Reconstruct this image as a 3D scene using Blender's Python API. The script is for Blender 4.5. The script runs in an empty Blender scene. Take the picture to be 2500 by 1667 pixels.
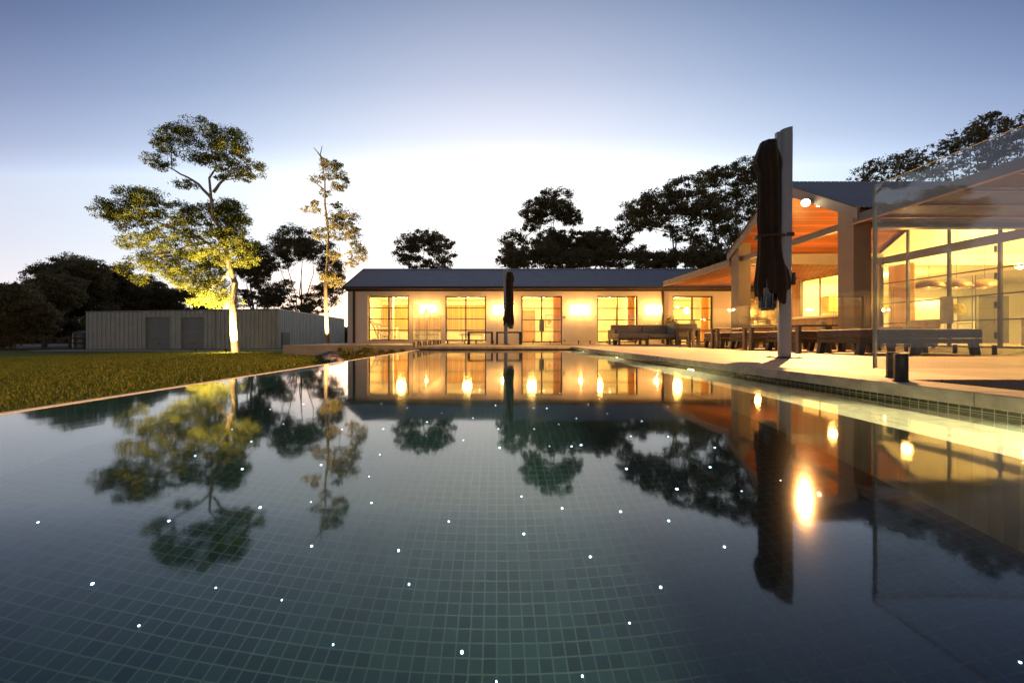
import bpy, bmesh, math, random
import numpy as np
from mathutils import Vector, Matrix
R = math.radians
random.seed(7); RNG = np.random.default_rng(7)
SC = bpy.context.scene
COL = SC.collection

# ------------------------------------------------------------------ camera
F, VX, VY = 950.0, 1211.0, 825.0          # focal length and vanishing point, in pixels of the 2500 px wide photo
CH = 0.28                                 # camera height above the deck (deck is z = 0)
cam_d = bpy.data.cameras.new('camera'); cam = bpy.data.objects.new('camera', cam_d); COL.objects.link(cam)
cam.location = (0, 0, CH); cam.rotation_euler = (R(90), 0, 0)
cam_d.sensor_width = 36; cam_d.lens = 36*F/2500
cam_d.shift_x = (1250-VX)/2500; cam_d.shift_y = -(833.5-VY)/2500
cam_d.clip_start = 0.02; cam_d.clip_end = 3000
SC.camera = cam

# ------------------------------------------------------------------ sky at dusk
SUN_AZ = math.atan2(-330, F)              # to the left of the view axis
world = bpy.data.worlds.new('World'); SC.world = world; world.use_nodes = True
wt = world.node_tree; wt.nodes.clear()
def wn(t, **k):
    n = wt.nodes.new(t)
    for a, b in k.items(): setattr(n, a, b)
    return n
def wl(a, b): wt.links.new(a, b)
tc = wn('ShaderNodeTexCoord')
def wm(op, a, b=None, clamp=False):
    n = wn('ShaderNodeMath', operation=op); n.use_clamp = clamp
    for i, v in enumerate((a, b)):
        if v is None: continue
        if isinstance(v, (int, float)): n.inputs[i].default_value = v
        else: wl(v, n.inputs[i])
    return n.outputs[0]
def wdot(vec):
    n = wn('ShaderNodeVectorMath', operation='DOT_PRODUCT'); wl(tc.outputs['Generated'], n.inputs[0]); n.inputs[1].default_value = vec
    return wm('MAXIMUM', n.outputs['Value'], 0.0)
sep = wn('ShaderNodeSeparateXYZ'); wl(tc.outputs['Generated'], sep.inputs[0])
el = wm('MAXIMUM', sep.outputs['Z'], 0.0)
up = wm('DIVIDE', wm('DIVIDE', el, wm('MAXIMUM', wdot(Vector((.03, 1, 0)).normalized()), .35)), 1.6)   # steepness of the view line towards the afterglow
ramp = wn('ShaderNodeValToRGB'); wl(up, ramp.inputs[0])
cr = ramp.color_ramp; cr.interpolation = 'B_SPLINE'
stops = [(v_/1.6, c_) for v_, c_ in [(0.0, (1.75,1.52,1.35)), (.09, (2.4,2.25,2.1)), (.18, (2.8,2.65,2.6)), (.27, (2.3,2.22,2.2)), (.35, (1.7,1.68,1.72)), (.43, (.93,.945,1.01)),
         (.52, (.64,.675,.785)), (.66, (.43,.475,.62)), (.87, (.21,.26,.395)), (1.15, (.11,.155,.26)), (1.6, (.10,.14,.25))]]
while len(cr.elements) < len(stops): cr.elements.new(.5)
for e, (p, c) in zip(cr.elements, stops): e.position = p; e.color = (*c, 1)
flat = wn('ShaderNodeCombineXYZ'); wl(sep.outputs['X'], flat.inputs[0]); wl(sep.outputs['Y'], flat.inputs[1])
nrm = wn('ShaderNodeVectorMath', operation='NORMALIZE'); wl(flat.outputs[0], nrm.inputs[0])
gdn = wn('ShaderNodeVectorMath', operation='DOT_PRODUCT'); wl(nrm.outputs[0], gdn.inputs[0]); gdn.inputs[1].default_value = Vector((.03, 1, 0)).normalized()
gd = wm('MAXIMUM', gdn.outputs['Value'], 0.0)
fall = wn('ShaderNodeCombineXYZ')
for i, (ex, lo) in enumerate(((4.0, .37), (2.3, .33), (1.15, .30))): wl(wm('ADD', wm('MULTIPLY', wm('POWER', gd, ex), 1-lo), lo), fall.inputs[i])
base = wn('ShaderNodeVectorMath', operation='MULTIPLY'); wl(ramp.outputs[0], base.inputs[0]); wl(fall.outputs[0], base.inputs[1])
hz = wm('MULTIPLY', wm('EXPONENT', wm('MULTIPLY', el, -8.0)), wm('POWER', wdot((math.sin(SUN_AZ-.3), math.cos(SUN_AZ-.3), 0)), .7))
hsc = wn('ShaderNodeVectorMath', operation='SCALE'); hsc.inputs[0].default_value = (.50, .27, .04); wl(hz, hsc.inputs['Scale'])
# orange glow low down round the place where the sun went
gsc = wn('ShaderNodeVectorMath', operation='SCALE'); gsc.inputs[0].default_value = (1.3, .45, .02); wl(wm('POWER', wdot(Vector((-0.42, 1.0, 0.04)).normalized()), 200.0), gsc.inputs['Scale'])
ad1 = wn('ShaderNodeVectorMath', operation='ADD'); wl(hsc.outputs[0], ad1.inputs[0]); wl(gsc.outputs[0], ad1.inputs[1])
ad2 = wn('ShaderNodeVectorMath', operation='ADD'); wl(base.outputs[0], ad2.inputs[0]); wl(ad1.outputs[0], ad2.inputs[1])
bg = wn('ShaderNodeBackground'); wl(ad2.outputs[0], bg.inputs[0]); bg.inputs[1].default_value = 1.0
sky = wn('ShaderNodeTexSky'); sky.sky_type = 'NISHITA'; sky.sun_disc = False
sky.sun_elevation = R(1.0); sky.sun_rotation = SUN_AZ
bg2 = wn('ShaderNodeBackground'); wl(sky.outputs[0], bg2.inputs[0]); bg2.inputs[1].default_value = 0.01
addsh = wn('ShaderNodeAddShader'); wl(bg.outputs[0], addsh.inputs[0]); wl(bg2.outputs[0], addsh.inputs[1])
wo = wn('ShaderNodeOutputWorld'); wl(addsh.outputs[0], wo.inputs[0])

sd = bpy.data.lights.new('sun_light', 'SUN'); sd.energy = 0.05; sd.angle = R(12); sd.color = (1, .6, .35)
so = bpy.data.objects.new('sun_light', sd); COL.objects.link(so)
so.rotation_euler = (R(88), 0, math.pi - SUN_AZ)

SC.view_settings.view_transform = 'Standard'; SC.view_settings.look = 'None'
SC.view_settings.exposure = 0.38; SC.view_settings.gamma = 1.0
cy = SC.cycles
cy.use_denoising = True
try: cy.denoiser = 'OPENIMAGEDENOISE'
except Exception: pass
cy.max_bounces = 12; cy.diffuse_bounces = 4; cy.glossy_bounces = 5; cy.transmission_bounces = 6; cy.transparent_max_bounces = 32
cy.sample_clamp_indirect = 6.0; cy.sample_clamp_direct = 0.0; cy.blur_glossy = 0.3

# ------------------------------------------------------------------ helpers
def PX(px, py, Y): return Vector(((px-VX)/F*Y, Y, CH+(VY-py)/F*Y))

class MB:
    def __init__(s): s.v = []; s.f = []
    def add(s, vs, fs):
        o = len(s.v); s.v += [tuple(v) for v in vs]; s.f += [tuple(i+o for i in f) for f in fs]; return s
    def box(s, x0, x1, y0, y1, z0, z1, M=None):
        vs = [(x0,y0,z0),(x1,y0,z0),(x1,y1,z0),(x0,y1,z0),(x0,y0,z1),(x1,y0,z1),(x1,y1,z1),(x0,y1,z1)]
        if M is not None: vs = [tuple(M @ Vector(v)) for v in vs]
        return s.add(vs, [(0,3,2,1),(4,5,6,7),(0,1,5,4),(1,2,6,5),(2,3,7,6),(3,0,4,7)])
    def prism(s, pts, axis, a, b):
        """extrude a closed 2-D outline along an axis ('x','y','z') from a to b"""
        n = len(pts)
        def mk(p, t):
            return {'x': (t, p[0], p[1]), 'y': (p[0], t, p[1]), 'z': (p[0], p[1], t)}[axis]
        vs = [mk(p, a) for p in pts] + [mk(p, b) for p in pts]
        fs = [tuple(range(n))[::-1], tuple(range(n, 2*n))] + [(i, (i+1) % n, (i+1) % n+n, i+n) for i in range(n)]
        return s.add(vs, fs)
    def tube(s, pts, rad, n=8, cap=True):
        pts = [Vector(p) for p in pts]
        rs = rad if isinstance(rad, (list, tuple)) else [rad]*len(pts)
        o = len(s.v); ref = Vector((0.37, 0.81, 0.45))
        for i, p in enumerate(pts):
            d = (pts[min(i+1, len(pts)-1)]-pts[max(i-1, 0)]).normalized()
            a = d.cross(ref)
            if a.length < 1e-4: a = d.cross(Vector((1,0,0)))
            a.normalize(); b = d.cross(a)
            for k in range(n):
                t = 2*math.pi*k/n; s.v.append(tuple(p+(a*math.cos(t)+b*math.sin(t))*rs[i]))
        for i in range(len(pts)-1):
            for k in range(n):
                s.f.append((o+i*n+k, o+i*n+(k+1) % n, o+(i+1)*n+(k+1) % n, o+(i+1)*n+k))
        if cap:
            s.f.append(tuple(o+k for k in range(n))[::-1]); s.f.append(tuple(o+(len(pts)-1)*n+k for k in range(n)))
        return s
    def lathe(s, prof, cx=0, cy=0, n=24, sx=1, sy=1):
        o = len(s.v)
        for r, z in prof:
            for k in range(n):
                t = 2*math.pi*k/n; s.v.append((cx+r*sx*math.cos(t), cy+r*sy*math.sin(t), z))
        for i in range(len(prof)-1):
            for k in range(n):
                s.f.append((o+i*n+k, o+i*n+(k+1) % n, o+(i+1)*n+(k+1) % n, o+(i+1)*n+k))
        s.f.append(tuple(o+k for k in range(n))[::-1]); s.f.append(tuple(o+(len(prof)-1)*n+k for k in range(n)))
        return s
    def build(s, name, mat, parent=None, bevel=0, seg=2, smooth=False, sub=0, flat=False):
        me = bpy.data.meshes.new(name); vs = s.v
        if parent is not None:
            r = parent
            while r.parent is not None: r = r.parent
            off = r.location if not r.get('_local') else Vector((0,0,0))
            vs = [(v[0]-off[0], v[1]-off[1], v[2]-off[2]) for v in vs]
        me.from_pydata(vs, [], s.f); me.validate()
        bm = bmesh.new(); bm.from_mesh(me)
        bmesh.ops.recalc_face_normals(bm, faces=bm.faces) if not flat else None
        if bevel > 0:
            bmesh.ops.bevel(bm, geom=list(bm.edges)+list(bm.verts), offset=bevel, segments=seg, profile=.6, affect='EDGES', clamp_overlap=True)
        bm.to_mesh(me); bm.free()
        me.materials.append(mat)
        if smooth:
            for p in me.polygons: p.use_smooth = True
            try: me.set_sharp_from_angle(angle=R(50))
            except Exception: pass
        o = bpy.data.objects.new(name, me); COL.objects.link(o)
        if parent is not None: o.parent = parent
        if sub:
            m = o.modifiers.new('s', 'SUBSURF'); m.levels = sub; m.render_levels = sub
        return o

def fast_mesh(name, verts, nper, mat, parent=None):
    """verts: (n*nper,3) numpy array, each nper vertices one face"""
    me = bpy.data.meshes.new(name); nv = len(verts); nf = nv//nper
    if parent is not None:
        r = parent
        while r.parent is not None: r = r.parent
        verts = verts-np.array(r.location)
    me.vertices.add(nv); me.vertices.foreach_set('co', verts.astype(np.float32).ravel())
    me.loops.add(nv); me.loops.foreach_set('vertex_index', np.arange(nv, dtype=np.int32))
    me.polygons.add(nf); me.polygons.foreach_set('loop_start', np.arange(0, nv, nper, dtype=np.int32))
    me.update(calc_edges=True); me.materials.append(mat)
    o = bpy.data.objects.new(name, me); COL.objects.link(o)
    if parent is not None: o.parent = parent
    return o

def tag(o, label=None, cat=None, group=None, kind=None):
    if label: o['label'] = label
    if cat: o['category'] = cat
    if group: o['group'] = group
    if kind: o['kind'] = kind
    return o
def thing(name, label, cat, loc=(0,0,0), group=None, rz=0):
    o = bpy.data.objects.new(name, None); COL.objects.link(o); o.location = loc; o.rotation_euler = (0,0,rz)
    o.empty_display_size = .2
    return tag(o, label, cat, group)
def struct(o): o['kind'] = 'structure'; return o
CH_OF = {}
def dup(root, loc, rz=0, label=None, group=None):
    def kids(o): return [c for c in COL.objects if c.parent == o]
    def cp(o, par):
        c = o.copy(); COL.objects.link(c); c.parent = par
        for k in kids(o): cp(k, c)
        return c
    r = cp(root, None); r.location = loc; r.rotation_euler = (0,0,rz)
    if label: r['label'] = label
    if group: r['group'] = group
    return r
def lamp(kind, loc, energy, color, size=.05, name='lamp_light', spot=None, blend=.5, aim=None, shape=None, parent=None):
    d = bpy.data.lights.new(name, kind); d.energy = energy; d.color = color
    if kind in ('POINT', 'SPOT'): d.shadow_soft_size = size
    if kind == 'AREA':
        d.size = size
        if shape: d.shape = 'RECTANGLE'; d.size, d.size_y = shape
    if kind == 'SPOT': d.spot_size = R(spot); d.spot_blend = blend
    o = bpy.data.objects.new(name, d); COL.objects.link(o); o.location = loc
    if aim is not None: o.rotation_euler = (Vector(aim)-Vector(loc)).to_track_quat('-Z', 'Y').to_euler()
    if parent is not None:
        o.parent = parent; o.location = Vector(loc)-parent.location
    return o

# ------------------------------------------------------------------ materials
class NT:
    def __init__(s, name):
        s.m = bpy.data.materials.new(name); s.m.use_nodes = True; s.t = s.m.node_tree; s.t.nodes.clear()
        s.out = s.t.nodes.new('ShaderNodeOutputMaterial')
    def n(s, t, ins=None, **k):
        n = s.t.nodes.new(t)
        for a, b in k.items(): setattr(n, a, b)
        for a, b in (ins or {}).items(): s.set(n.inputs[a], b)
        return n
    def set(s, inp, v):
        if isinstance(v, bpy.types.NodeSocket): s.t.links.new(v, inp)
        else: inp.default_value = v
    def coord(s, scale=(1,1,1), rot=(0,0,0)):
        c = s.n('ShaderNodeNewGeometry')          # world position: patterns keep real size
        m = s.n('ShaderNodeMapping', {'Vector': c.outputs['Position'], 'Scale': scale, 'Rotation': rot}); return m.outputs[0]
    def ocoord(s, scale=(1,1,1)):
        c = s.n('ShaderNodeTexCoord'); return s.n('ShaderNodeMapping', {'Vector': c.outputs['Object'], 'Scale': scale}).outputs[0]
    def noise(s, vec, scale, detail=4, rough=.55):
        return s.n('ShaderNodeTexNoise', {'Vector': vec, 'Scale': scale, 'Detail': detail, 'Roughness': rough}).outputs[0]
    def ramp(s, fac, stops):
        r = s.n('ShaderNodeValToRGB', {'Fac': fac}); c = r.color_ramp
        while len(c.elements) < len(stops): c.elements.new(.5)
        for e, (p, col) in zip(c.elements, stops): e.position = p; e.color = (*col, 1) if len(col) == 3 else col
        return r.outputs[0]
    def mix(s, f, a, b, blend='MIX'):
        m = s.n('ShaderNodeMix', data_type='RGBA', blend_type=blend)
        s.set(m.inputs[0], f); s.set(m.inputs[6], a if isinstance(a, bpy.types.NodeSocket) else (*a, 1)); s.set(m.inputs[7], b if isinstance(b, bpy.types.NodeSocket) else (*b, 1))
        return m.outputs[2]
    def math(s, op, a, b=0.0):
        return s.n('ShaderNodeMath', {0: a, 1: b}, operation=op).outputs[0]
    def bump(s, h, strength=.3, dist=.01, normal=None):
        d = {'Height': h, 'Strength': strength, 'Distance': dist}
        if normal is not None: d['Normal'] = normal
        return s.n('ShaderNodeBump', d).outputs[0]
    def bsdf(s, col, rough=.6, metal=0, bump=None, spec=.5, **extra):
        d = {'Base Color': col if isinstance(col, bpy.types.NodeSocket) else (*col, 1), 'Roughness': rough, 'Metallic': metal, 'Specular IOR Level': spec}
        if bump is not None: d['Normal'] = bump
        d.update(extra)
        b = s.n('ShaderNodeBsdfPrincipled', d); return b.outputs[0]
    def done(s, sh): s.t.links.new(sh, s.out.inputs[0]); return s.m

def mat_plain(name, col, rough=.6, metal=0, var=.12, scale=6, bump=.05, spec=.5):
    t = NT(name); v = t.coord(); n = t.noise(v, scale, 5)
    lo = tuple(c*(1-var) for c in col); hi = tuple(min(1, c*(1+var)) for c in col)
    c = t.ramp(n, [(.3, lo), (.7, hi)])
    n2 = t.noise(v, scale*14, 3)
    rr = t.math('ADD', t.math('MULTIPLY', n2, .15), rough-.07)
    return t.done(t.bsdf(c, rr, metal, t.bump(n2, bump, .004), spec))
def mat_emit(name, col, strength):
    t = NT(name); return t.done(t.n('ShaderNodeEmission', {'Color': (*col, 1), 'Strength': strength}).outputs[0])
def mat_fabric(name, col, scale=500):
    t = NT(name); v = t.ocoord(); n = t.noise(v, 9, 4); w = t.noise(v, scale, 2)
    c = t.ramp(n, [(.3, tuple(k*.82 for k in col)), (.7, tuple(k*1.15 for k in col))])
    c = t.mix(t.math('MULTIPLY', w, .6), c, tuple(k*.55 for k in col))
    b = t.bump(w, .35, .002, t.bump(n, .5, .02))
    return t.done(t.bsdf(c, .9, 0, b, .2, **{'Sheen Weight': .15}))
def mat_timber(name, col, axis='x', board=.09, dark=.55, rough=.5):
    """boards laid side by side along `axis`, with thin dark joints and grain"""
    t = NT(name); g_ = t.n('ShaderNodeNewGeometry'); sp = t.n('ShaderNodeSeparateXYZ', {0: g_.outputs['Position']})
    u = {'x': sp.outputs[0], 'y': sp.outputs[1], 'z': sp.outputs[2]}[axis]
    q = t.math('DIVIDE', u, board); fl = t.math('FLOOR', q); fr = t.math('FRACT', q)
    wn_ = t.n('ShaderNodeTexWhiteNoise', {'W': fl}, noise_dimensions='1D').outputs[0]
    sc = {'x': (40, 2, 2), 'y': (2, 40, 2), 'z': (2, 2, 40)}[axis]
    gr = t.noise(t.coord(sc), 1.5, 6, .6)
    c = t.ramp(t.math('ADD', t.math('MULTIPLY', wn_, .45), t.math('MULTIPLY', gr, .6)), [(.2, tuple(k*dark for k in col)), (.85, tuple(min(1, k*1.3) for k in col))])
    j = t.math('LESS_THAN', fr, .07)
    c = t.mix(j, c, tuple(k*.12 for k in col))
    return t.done(t.bsdf(c, rough, 0, t.bump(t.math('SUBTRACT', gr, j), .3, .006)))

def mat_water():
    t = NT('pool_water')
    v = t.coord((1, .6, 1)); a = t.noise(v, 3.2, 2, .5); b = t.noise(v, 14, 2, .5)
    h = t.math('ADD', a, t.math('MULTIPLY', b, .12))
    bp = t.bump(h, .035, .02)
    fr = t.n('ShaderNodeFresnel', {'IOR': 1.44, 'Normal': bp}).outputs[0]
    rf = t.n('ShaderNodeBsdfRefraction', {'Color': (.70, .84, .86, 1), 'Roughness': .0, 'IOR': 1.333, 'Normal': bp}).outputs[0]
    gl = t.n('ShaderNodeBsdfAnisotropic', {'Color': (1, 1, 1, 1), 'Roughness': .045, 'Normal': bp}).outputs[0]
    m = t.n('ShaderNodeMixShader', {0: fr, 1: rf, 2: gl})
    return t.done(m.outputs[0])
def mat_glass(name, tint=(.93, .97, .95), dirt=.03, refl=1.0, rough=.0):
    t = NT(name)
    bf = t.n('ShaderNodeNewGeometry').outputs['Backfacing']          # the Fresnel node inverts the index inside the pane; undo that
    fr = t.n('ShaderNodeFresnel', {'IOR': t.math('ADD', 1.5, t.math('MULTIPLY', bf, 1/1.5-1.5))}).outputs[0]
    fr = t.math('MULTIPLY', fr, refl)
    tr = t.n('ShaderNodeBsdfTransparent', {'Color': (*tint, 1)}).outputs[0]
    gl = t.n('ShaderNodeBsdfAnisotropic', {'Color': (1, 1, 1, 1), 'Roughness': rough}).outputs[0]
    m = t.n('ShaderNodeMixShader', {0: fr, 1: tr, 2: gl}).outputs[0]
    if dirt > 0:
        v = t.coord(); n = t.noise(v, 3.0, 6, .7); sp = t.n('ShaderNodeTexVoronoi', {'Vector': v, 'Scale': 42.0, 'Randomness': 1.0}).outputs[0]
        spk = t.math('MULTIPLY', t.math('LESS_THAN', sp, .035), t.math('GREATER_THAN', n, .5))
        f = t.math('ADD', t.math('MULTIPLY', n, dirt), t.math('MULTIPLY', spk, .35))
        df = t.n('ShaderNodeBsdfDiffuse', {'Color': (.6, .6, .58, 1)}).outputs[0]
        m = t.n('ShaderNodeMixShader', {0: f, 1: m, 2: df}).outputs[0]
    return t.done(m)
def mat_mosaic(name, plane, tile, grout, size=.05, rough=.25, gw=.09):
    """square mosaic; plane = the two axes the grid runs along"""
    t = NT(name); g_ = t.n('ShaderNodeNewGeometry'); sp = t.n('ShaderNodeSeparateXYZ', {0: g_.outputs['Position']})
    ax = {'x': 0, 'y': 1, 'z': 2}
    u = t.math('DIVIDE', sp.outputs[ax[plane[0]]], size); w = t.math('DIVIDE', sp.outputs[ax[plane[1]]], size)
    fu, fw = t.math('FRACT', u), t.math('FRACT', w)
    cell = t.n('ShaderNodeCombineXYZ', {0: t.math('FLOOR', u), 1: t.math('FLOOR', w)}).outputs[0]
    rn = t.n('ShaderNodeTexWhiteNoise', {'Vector': cell}, noise_dimensions='3D').outputs[0]
    gj = t.math('MAXIMUM', t.math('LESS_THAN', fu, gw), t.math('LESS_THAN', fw, gw))
    c = t.ramp(rn, [(0, tuple(k*.7 for k in tile)), (1, tuple(k*1.3 for k in tile))])
    n = t.noise(t.coord(), 1.2, 3)
    c = t.mix(gj, c, t.ramp(n, [(.3, tuple(k*.55 for k in grout)), (.7, tuple(k*1.25 for k in grout))]))
    c = t.mix(t.math('MULTIPLY', n, .35), c, tuple(k*.7 for k in tile))
    rr = t.math('ADD', t.math('MULTIPLY', gj, .5), rough)
    return t.done(t.bsdf(c, rr, 0, t.bump(t.math('SUBTRACT', 1.0, gj), .3, .002), .12))
def mat_paving(name, col, sx=.6, sy=.6, mortar=(.10, .085, .07), stag=.5, rough=.65):
    t = NT(name); v = t.coord()
    br = t.n('ShaderNodeTexBrick', {'Vector': v, 'Color1': (*[k*.93 for k in col], 1), 'Color2': (*[k*1.07 for k in col], 1), 'Mortar': (*mortar, 1),
             'Scale': 1.0, 'Mortar Size': .005, 'Brick Width': sx, 'Row Height': sy}, offset=stag)
    n = t.noise(v, 2.2, 7, .65); n2 = t.noise(v, 55, 4, .7)
    c = t.mix(1.0, br.outputs[0], t.ramp(n, [(.3, (.62, .60, .58)), (.7, (1.15, 1.13, 1.1))]), 'MULTIPLY')
    c = t.mix(1.0, c, t.ramp(n2, [(.25, (.8, .8, .8)), (.8, (1.12, 1.12, 1.12))]), 'MULTIPLY')
    rr = t.math('ADD', t.math('MULTIPLY', n, .3), rough-.15)
    return t.done(t.bsdf(c, rr, 0, t.bump(n2, .25, .003, t.bump(br.outputs[1], -.4, .003))))
def mat_leaf(name, a, b, trans=.35):
    t = NT(name); g_ = t.n('ShaderNodeNewGeometry')
    n = t.noise(t.coord(), 1.3, 3); rn = g_.outputs['Random Per Island']
    f = t.math('ADD', t.math('MULTIPLY', n, .6), t.math('MULTIPLY', rn, .45))
    c = t.ramp(f, [(.25, a), (.8, b)])
    d = t.bsdf(c, .55, 0, None, .35)
    tl = t.n('ShaderNodeBsdfTranslucent', {'Color': c}).outputs[0]
    return t.done(t.n('ShaderNodeMixShader', {0: trans, 1: d, 2: tl}).outputs[0])
def mat_bark(name, a, b):
    t = NT(name); v = t.coord((1, 1, .25)); n = t.noise(v, 9, 6, .65)
    c = t.ramp(n, [(.35, a), (.65, b)]); return t.done(t.bsdf(c, .85, 0, t.bump(n, .6, .03)))
def mat_stone(name, a, b, scale=3.2, mort=(.12,.10,.08)):
    t = NT(name); v = t.coord((1, 1, 1.7))
    nz = t.n('ShaderNodeTexNoise', {'Vector': v, 'Scale': 3.0, 'Detail': 3.0})
    vv = t.n('ShaderNodeVectorMath', {0: v}, operation='ADD'); sc = t.n('ShaderNodeVectorMath', {0: nz.outputs['Color'], 'Scale': .25}, operation='SCALE')
    t.t.links.new(sc.outputs[0], vv.inputs[1])
    vo = t.n('ShaderNodeTexVoronoi', {'Vector': vv.outputs[0], 'Scale': scale}); ed = t.n('ShaderNodeTexVoronoi', {'Vector': vv.outputs[0], 'Scale': scale}, feature='DISTANCE_TO_EDGE')
    sx = t.n('ShaderNodeSeparateColor', {0: vo.outputs['Color']}).outputs[0]
    c = t.ramp(sx, [(.1, a), (.9, b)]); n = t.noise(v, 22, 5, .7)
    c = t.mix(1.0, c, t.ramp(n, [(.3, (.7,.7,.7)), (.7, (1.15,1.15,1.15))]), 'MULTIPLY')
    j = t.math('LESS_THAN', ed.outputs[0], .035); c = t.mix(j, c, mort)
    h = t.math('ADD', t.math('MINIMUM', ed.outputs[0], .12), t.math('MULTIPLY', n, .05))
    return t.done(t.bsdf(c, .85, 0, t.bump(h, 1, .12)))
def mat_grass():
    t = NT('lawn'); v = t.coord(); n = t.noise(v, .5, 5, .6); n2 = t.noise(v, 26, 4, .7)
    c = t.ramp(n, [(.25, (.085,.115,.010)), (.5, (.135,.165,.016)), (.75, (.20,.21,.026))])
    c = t.mix(1.0, c, t.ramp(n2, [(.3, (.6,.6,.6)), (.75, (1.35,1.35,1.3))]), 'MULTIPLY')
    return t.done(t.bsdf(c, .9, 0, t.bump(n2, .8, .04), .2))

M = {}
M['water'] = mat_water()
M['fence_glass'] = mat_glass('fence_glass', (.95, .975, .96), .02)
M['near_glass'] = mat_glass('near_fence_glass', (.94, .955, .95), .045)
M['win_glass'] = mat_glass('window_glass', (.97, .98, .97), 0)
M['glass_edge'] = mat_plain('glass_edge', (.34, .33, .24), .15, 0, .2, 4, .02)
M['floor_tile'] = mat_mosaic('pool_floor_tile', 'xy', (.009, .023, .029), (.036, .072, .076), .05, .3, .11)
M['wall_tile_x'] = mat_mosaic('pool_wall_tile_side', 'yz', (.010, .013, .010), (.34, .31, .23), .05, .2, .06)
M['wall_tile_y'] = mat_mosaic('pool_wall_tile_end', 'xz', (.022, .040, .040), (.16, .19, .16), .05, .2, .08)
M['ledge_tile'] = mat_mosaic('pool_ledge_tile', 'xy', (.46, .42, .28), (.50, .46, .34), .05, .35, .06)
M['deck'] = mat_paving('deck_paving', (.31, .25, .20), 1.2, .3, (.12, .10, .085), .5)
M['coping'] = mat_plain('coping_stone', (.27, .24, .195), .7, 0, .38, 9, .6)
M['render_wall'] = mat_plain('rendered_wall', (.76, .68, .61), .85, 0, .04, 1.5, .12)
M['metal_roof'] = mat_plain('grey_roof_steel', (.29, .28, .28), .55, .05, .10, 2, .03)
M['dark_metal'] = mat_plain('dark_metal', (.045, .034, .028), .45, .3, .15, 5, .04)
M['frame'] = mat_plain('window_frame_steel', (.05, .04, .03), .45, .3, .1, 5, .03)
M['grey_steel'] = mat_plain('grey_painted_steel', (.20, .175, .155), .5, .1, .08, 3, .04)
M['pillar'] = mat_plain('cement_panel', (.23, .195, .16), .7, 0, .10, 2.2, .10)
M['ceil_timber'] = mat_timber('red_ceiling_timber', (.40, .135, .05), 'z', .062, .55, .4)
M['pergola_slat'] = mat_timber('pergola_timber', (.36, .14, .055), 'x', .4, .7, .5)
M['wall_timber'] = mat_timber('timber_wall', (.36, .20, .095), 'y', .085, .6, .5)
M['in_timber'] = mat_timber('pale_wall_boards', (.50, .30, .10), 'x', .14, .8, .55)
M['stone'] = mat_stone('stone_wall', (.20, .14, .085), (.52, .42, .28))
M['island_stone'] = mat_stone('island_stone', (.22, .20, .15), (.40, .35, .25), 1.6, (.2,.18,.14))
M['shed'] = mat_plain('shed_steel', (.47, .45, .41), .5, .2, .10, 1.2, .03)
M['shed_door'] = mat_plain('shed_door_steel', (.30, .30, .28), .45, .25, .08, 2, .03)
M['concrete'] = mat_plain('concrete', (.34, .31, .28), .8, 0, .14, 1.8, .2)
M['white_pole'] = mat_plain('white_powdercoat', (.27, .31, .36), .35, .2, .05, 3, .02)
M['canopy'] = mat_fabric('umbrella_canvas', (.034, .024, .016), 300)
M['chrome'] = mat_plain('brushed_steel', (.45, .45, .46), .18, 1, .05, 4, .02)
M['black'] = mat_plain('black_metal', (.012, .012, .014), .35, .2, .2, 30, .1)
M['cushion'] = mat_fabric('grey_cushion', (.125, .11, .10))
M['sofa_cushion'] = mat_fabric('beige_cushion', (.40, .34, .27))
M['sofa_frame'] = mat_timber('weathered_teak', (.17, .125, .085), 'x', .35, .8, .6)
M['lounger_frame'] = mat_plain('dark_frame', (.045, .038, .032), .5, .1, .2, 8, .06)
M['arm_face'] = mat_plain('side_table_timber', (.10, .080, .062), .55, 0, .2, 9, .08)
M['white_wall'] = mat_plain('interior_wall', (.74, .70, .62), .8, 0, .03, 2, .04)
M['ceiling'] = mat_plain('interior_ceiling', (.80, .77, .70), .8, 0, .02, 2, .02)
M['in_floor'] = mat_plain('interior_floor', (.40, .33, .24), .35, 0, .08, 3, .03)
M['white_paint'] = mat_plain('white_paint', (.78, .76, .72), .4, 0, .03, 3, .02)
M['grey_plate'] = mat_plain('grey_plate', (.20, .19, .165), .4, .3, .1, 6, .04)
M['curtain'] = mat_leaf('curtain_cloth', (.80, .60, .30), (.92, .74, .45), .6)
M['rattan'] = mat_fabric('woven_rattan', (.42, .34, .22), 90)
M['soil'] = mat_plain('garden_soil', (.075, .035, .018), .95, 0, .4, 9, .8)
M['rock'] = mat_plain('garden_rock', (.42, .37, .31), .85, 0, .3, 5, .5)
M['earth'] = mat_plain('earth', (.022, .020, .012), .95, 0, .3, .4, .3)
M['lawn'] = mat_grass()
M['blade'] = mat_leaf('grass_blade', (.14, .175, .016), (.21, .24, .03), .25)
M['bark_light'] = mat_bark('pale_bark', (.20, .14, .09), (.42, .33, .24))
M['bark_dark'] = mat_bark('dark_bark', (.05, .036, .026), (.13, .10, .075))
M['leaf_lit'] = mat_leaf('gum_leaf', (.115, .125, .020), (.23, .245, .05), .45)
M['leaf_slim'] = mat_leaf('slender_gum_leaf', (.20, .175, .06), (.36, .31, .13), .5)
M['leaf_dark'] = mat_leaf('dark_gum_leaf', (.13, .108, .05), (.25, .20, .095), .45)
M['leaf_shrub'] = mat_leaf('shrub_leaf', (.13, .15, .03), (.30, .30, .08), .35)
M['glow_warm'] = mat_emit('warm_lamp_glow', (1, .78, .42), 30)
M['glow_down'] = mat_emit('downlight_glow', (1, .85, .55), 14)
M['glow_pool'] = mat_emit('pool_lamp_glow', (1, .88, .50), 25)
M['glow_star'] = mat_emit('star_light_glow', (.66, .84, 1), 7)
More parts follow.
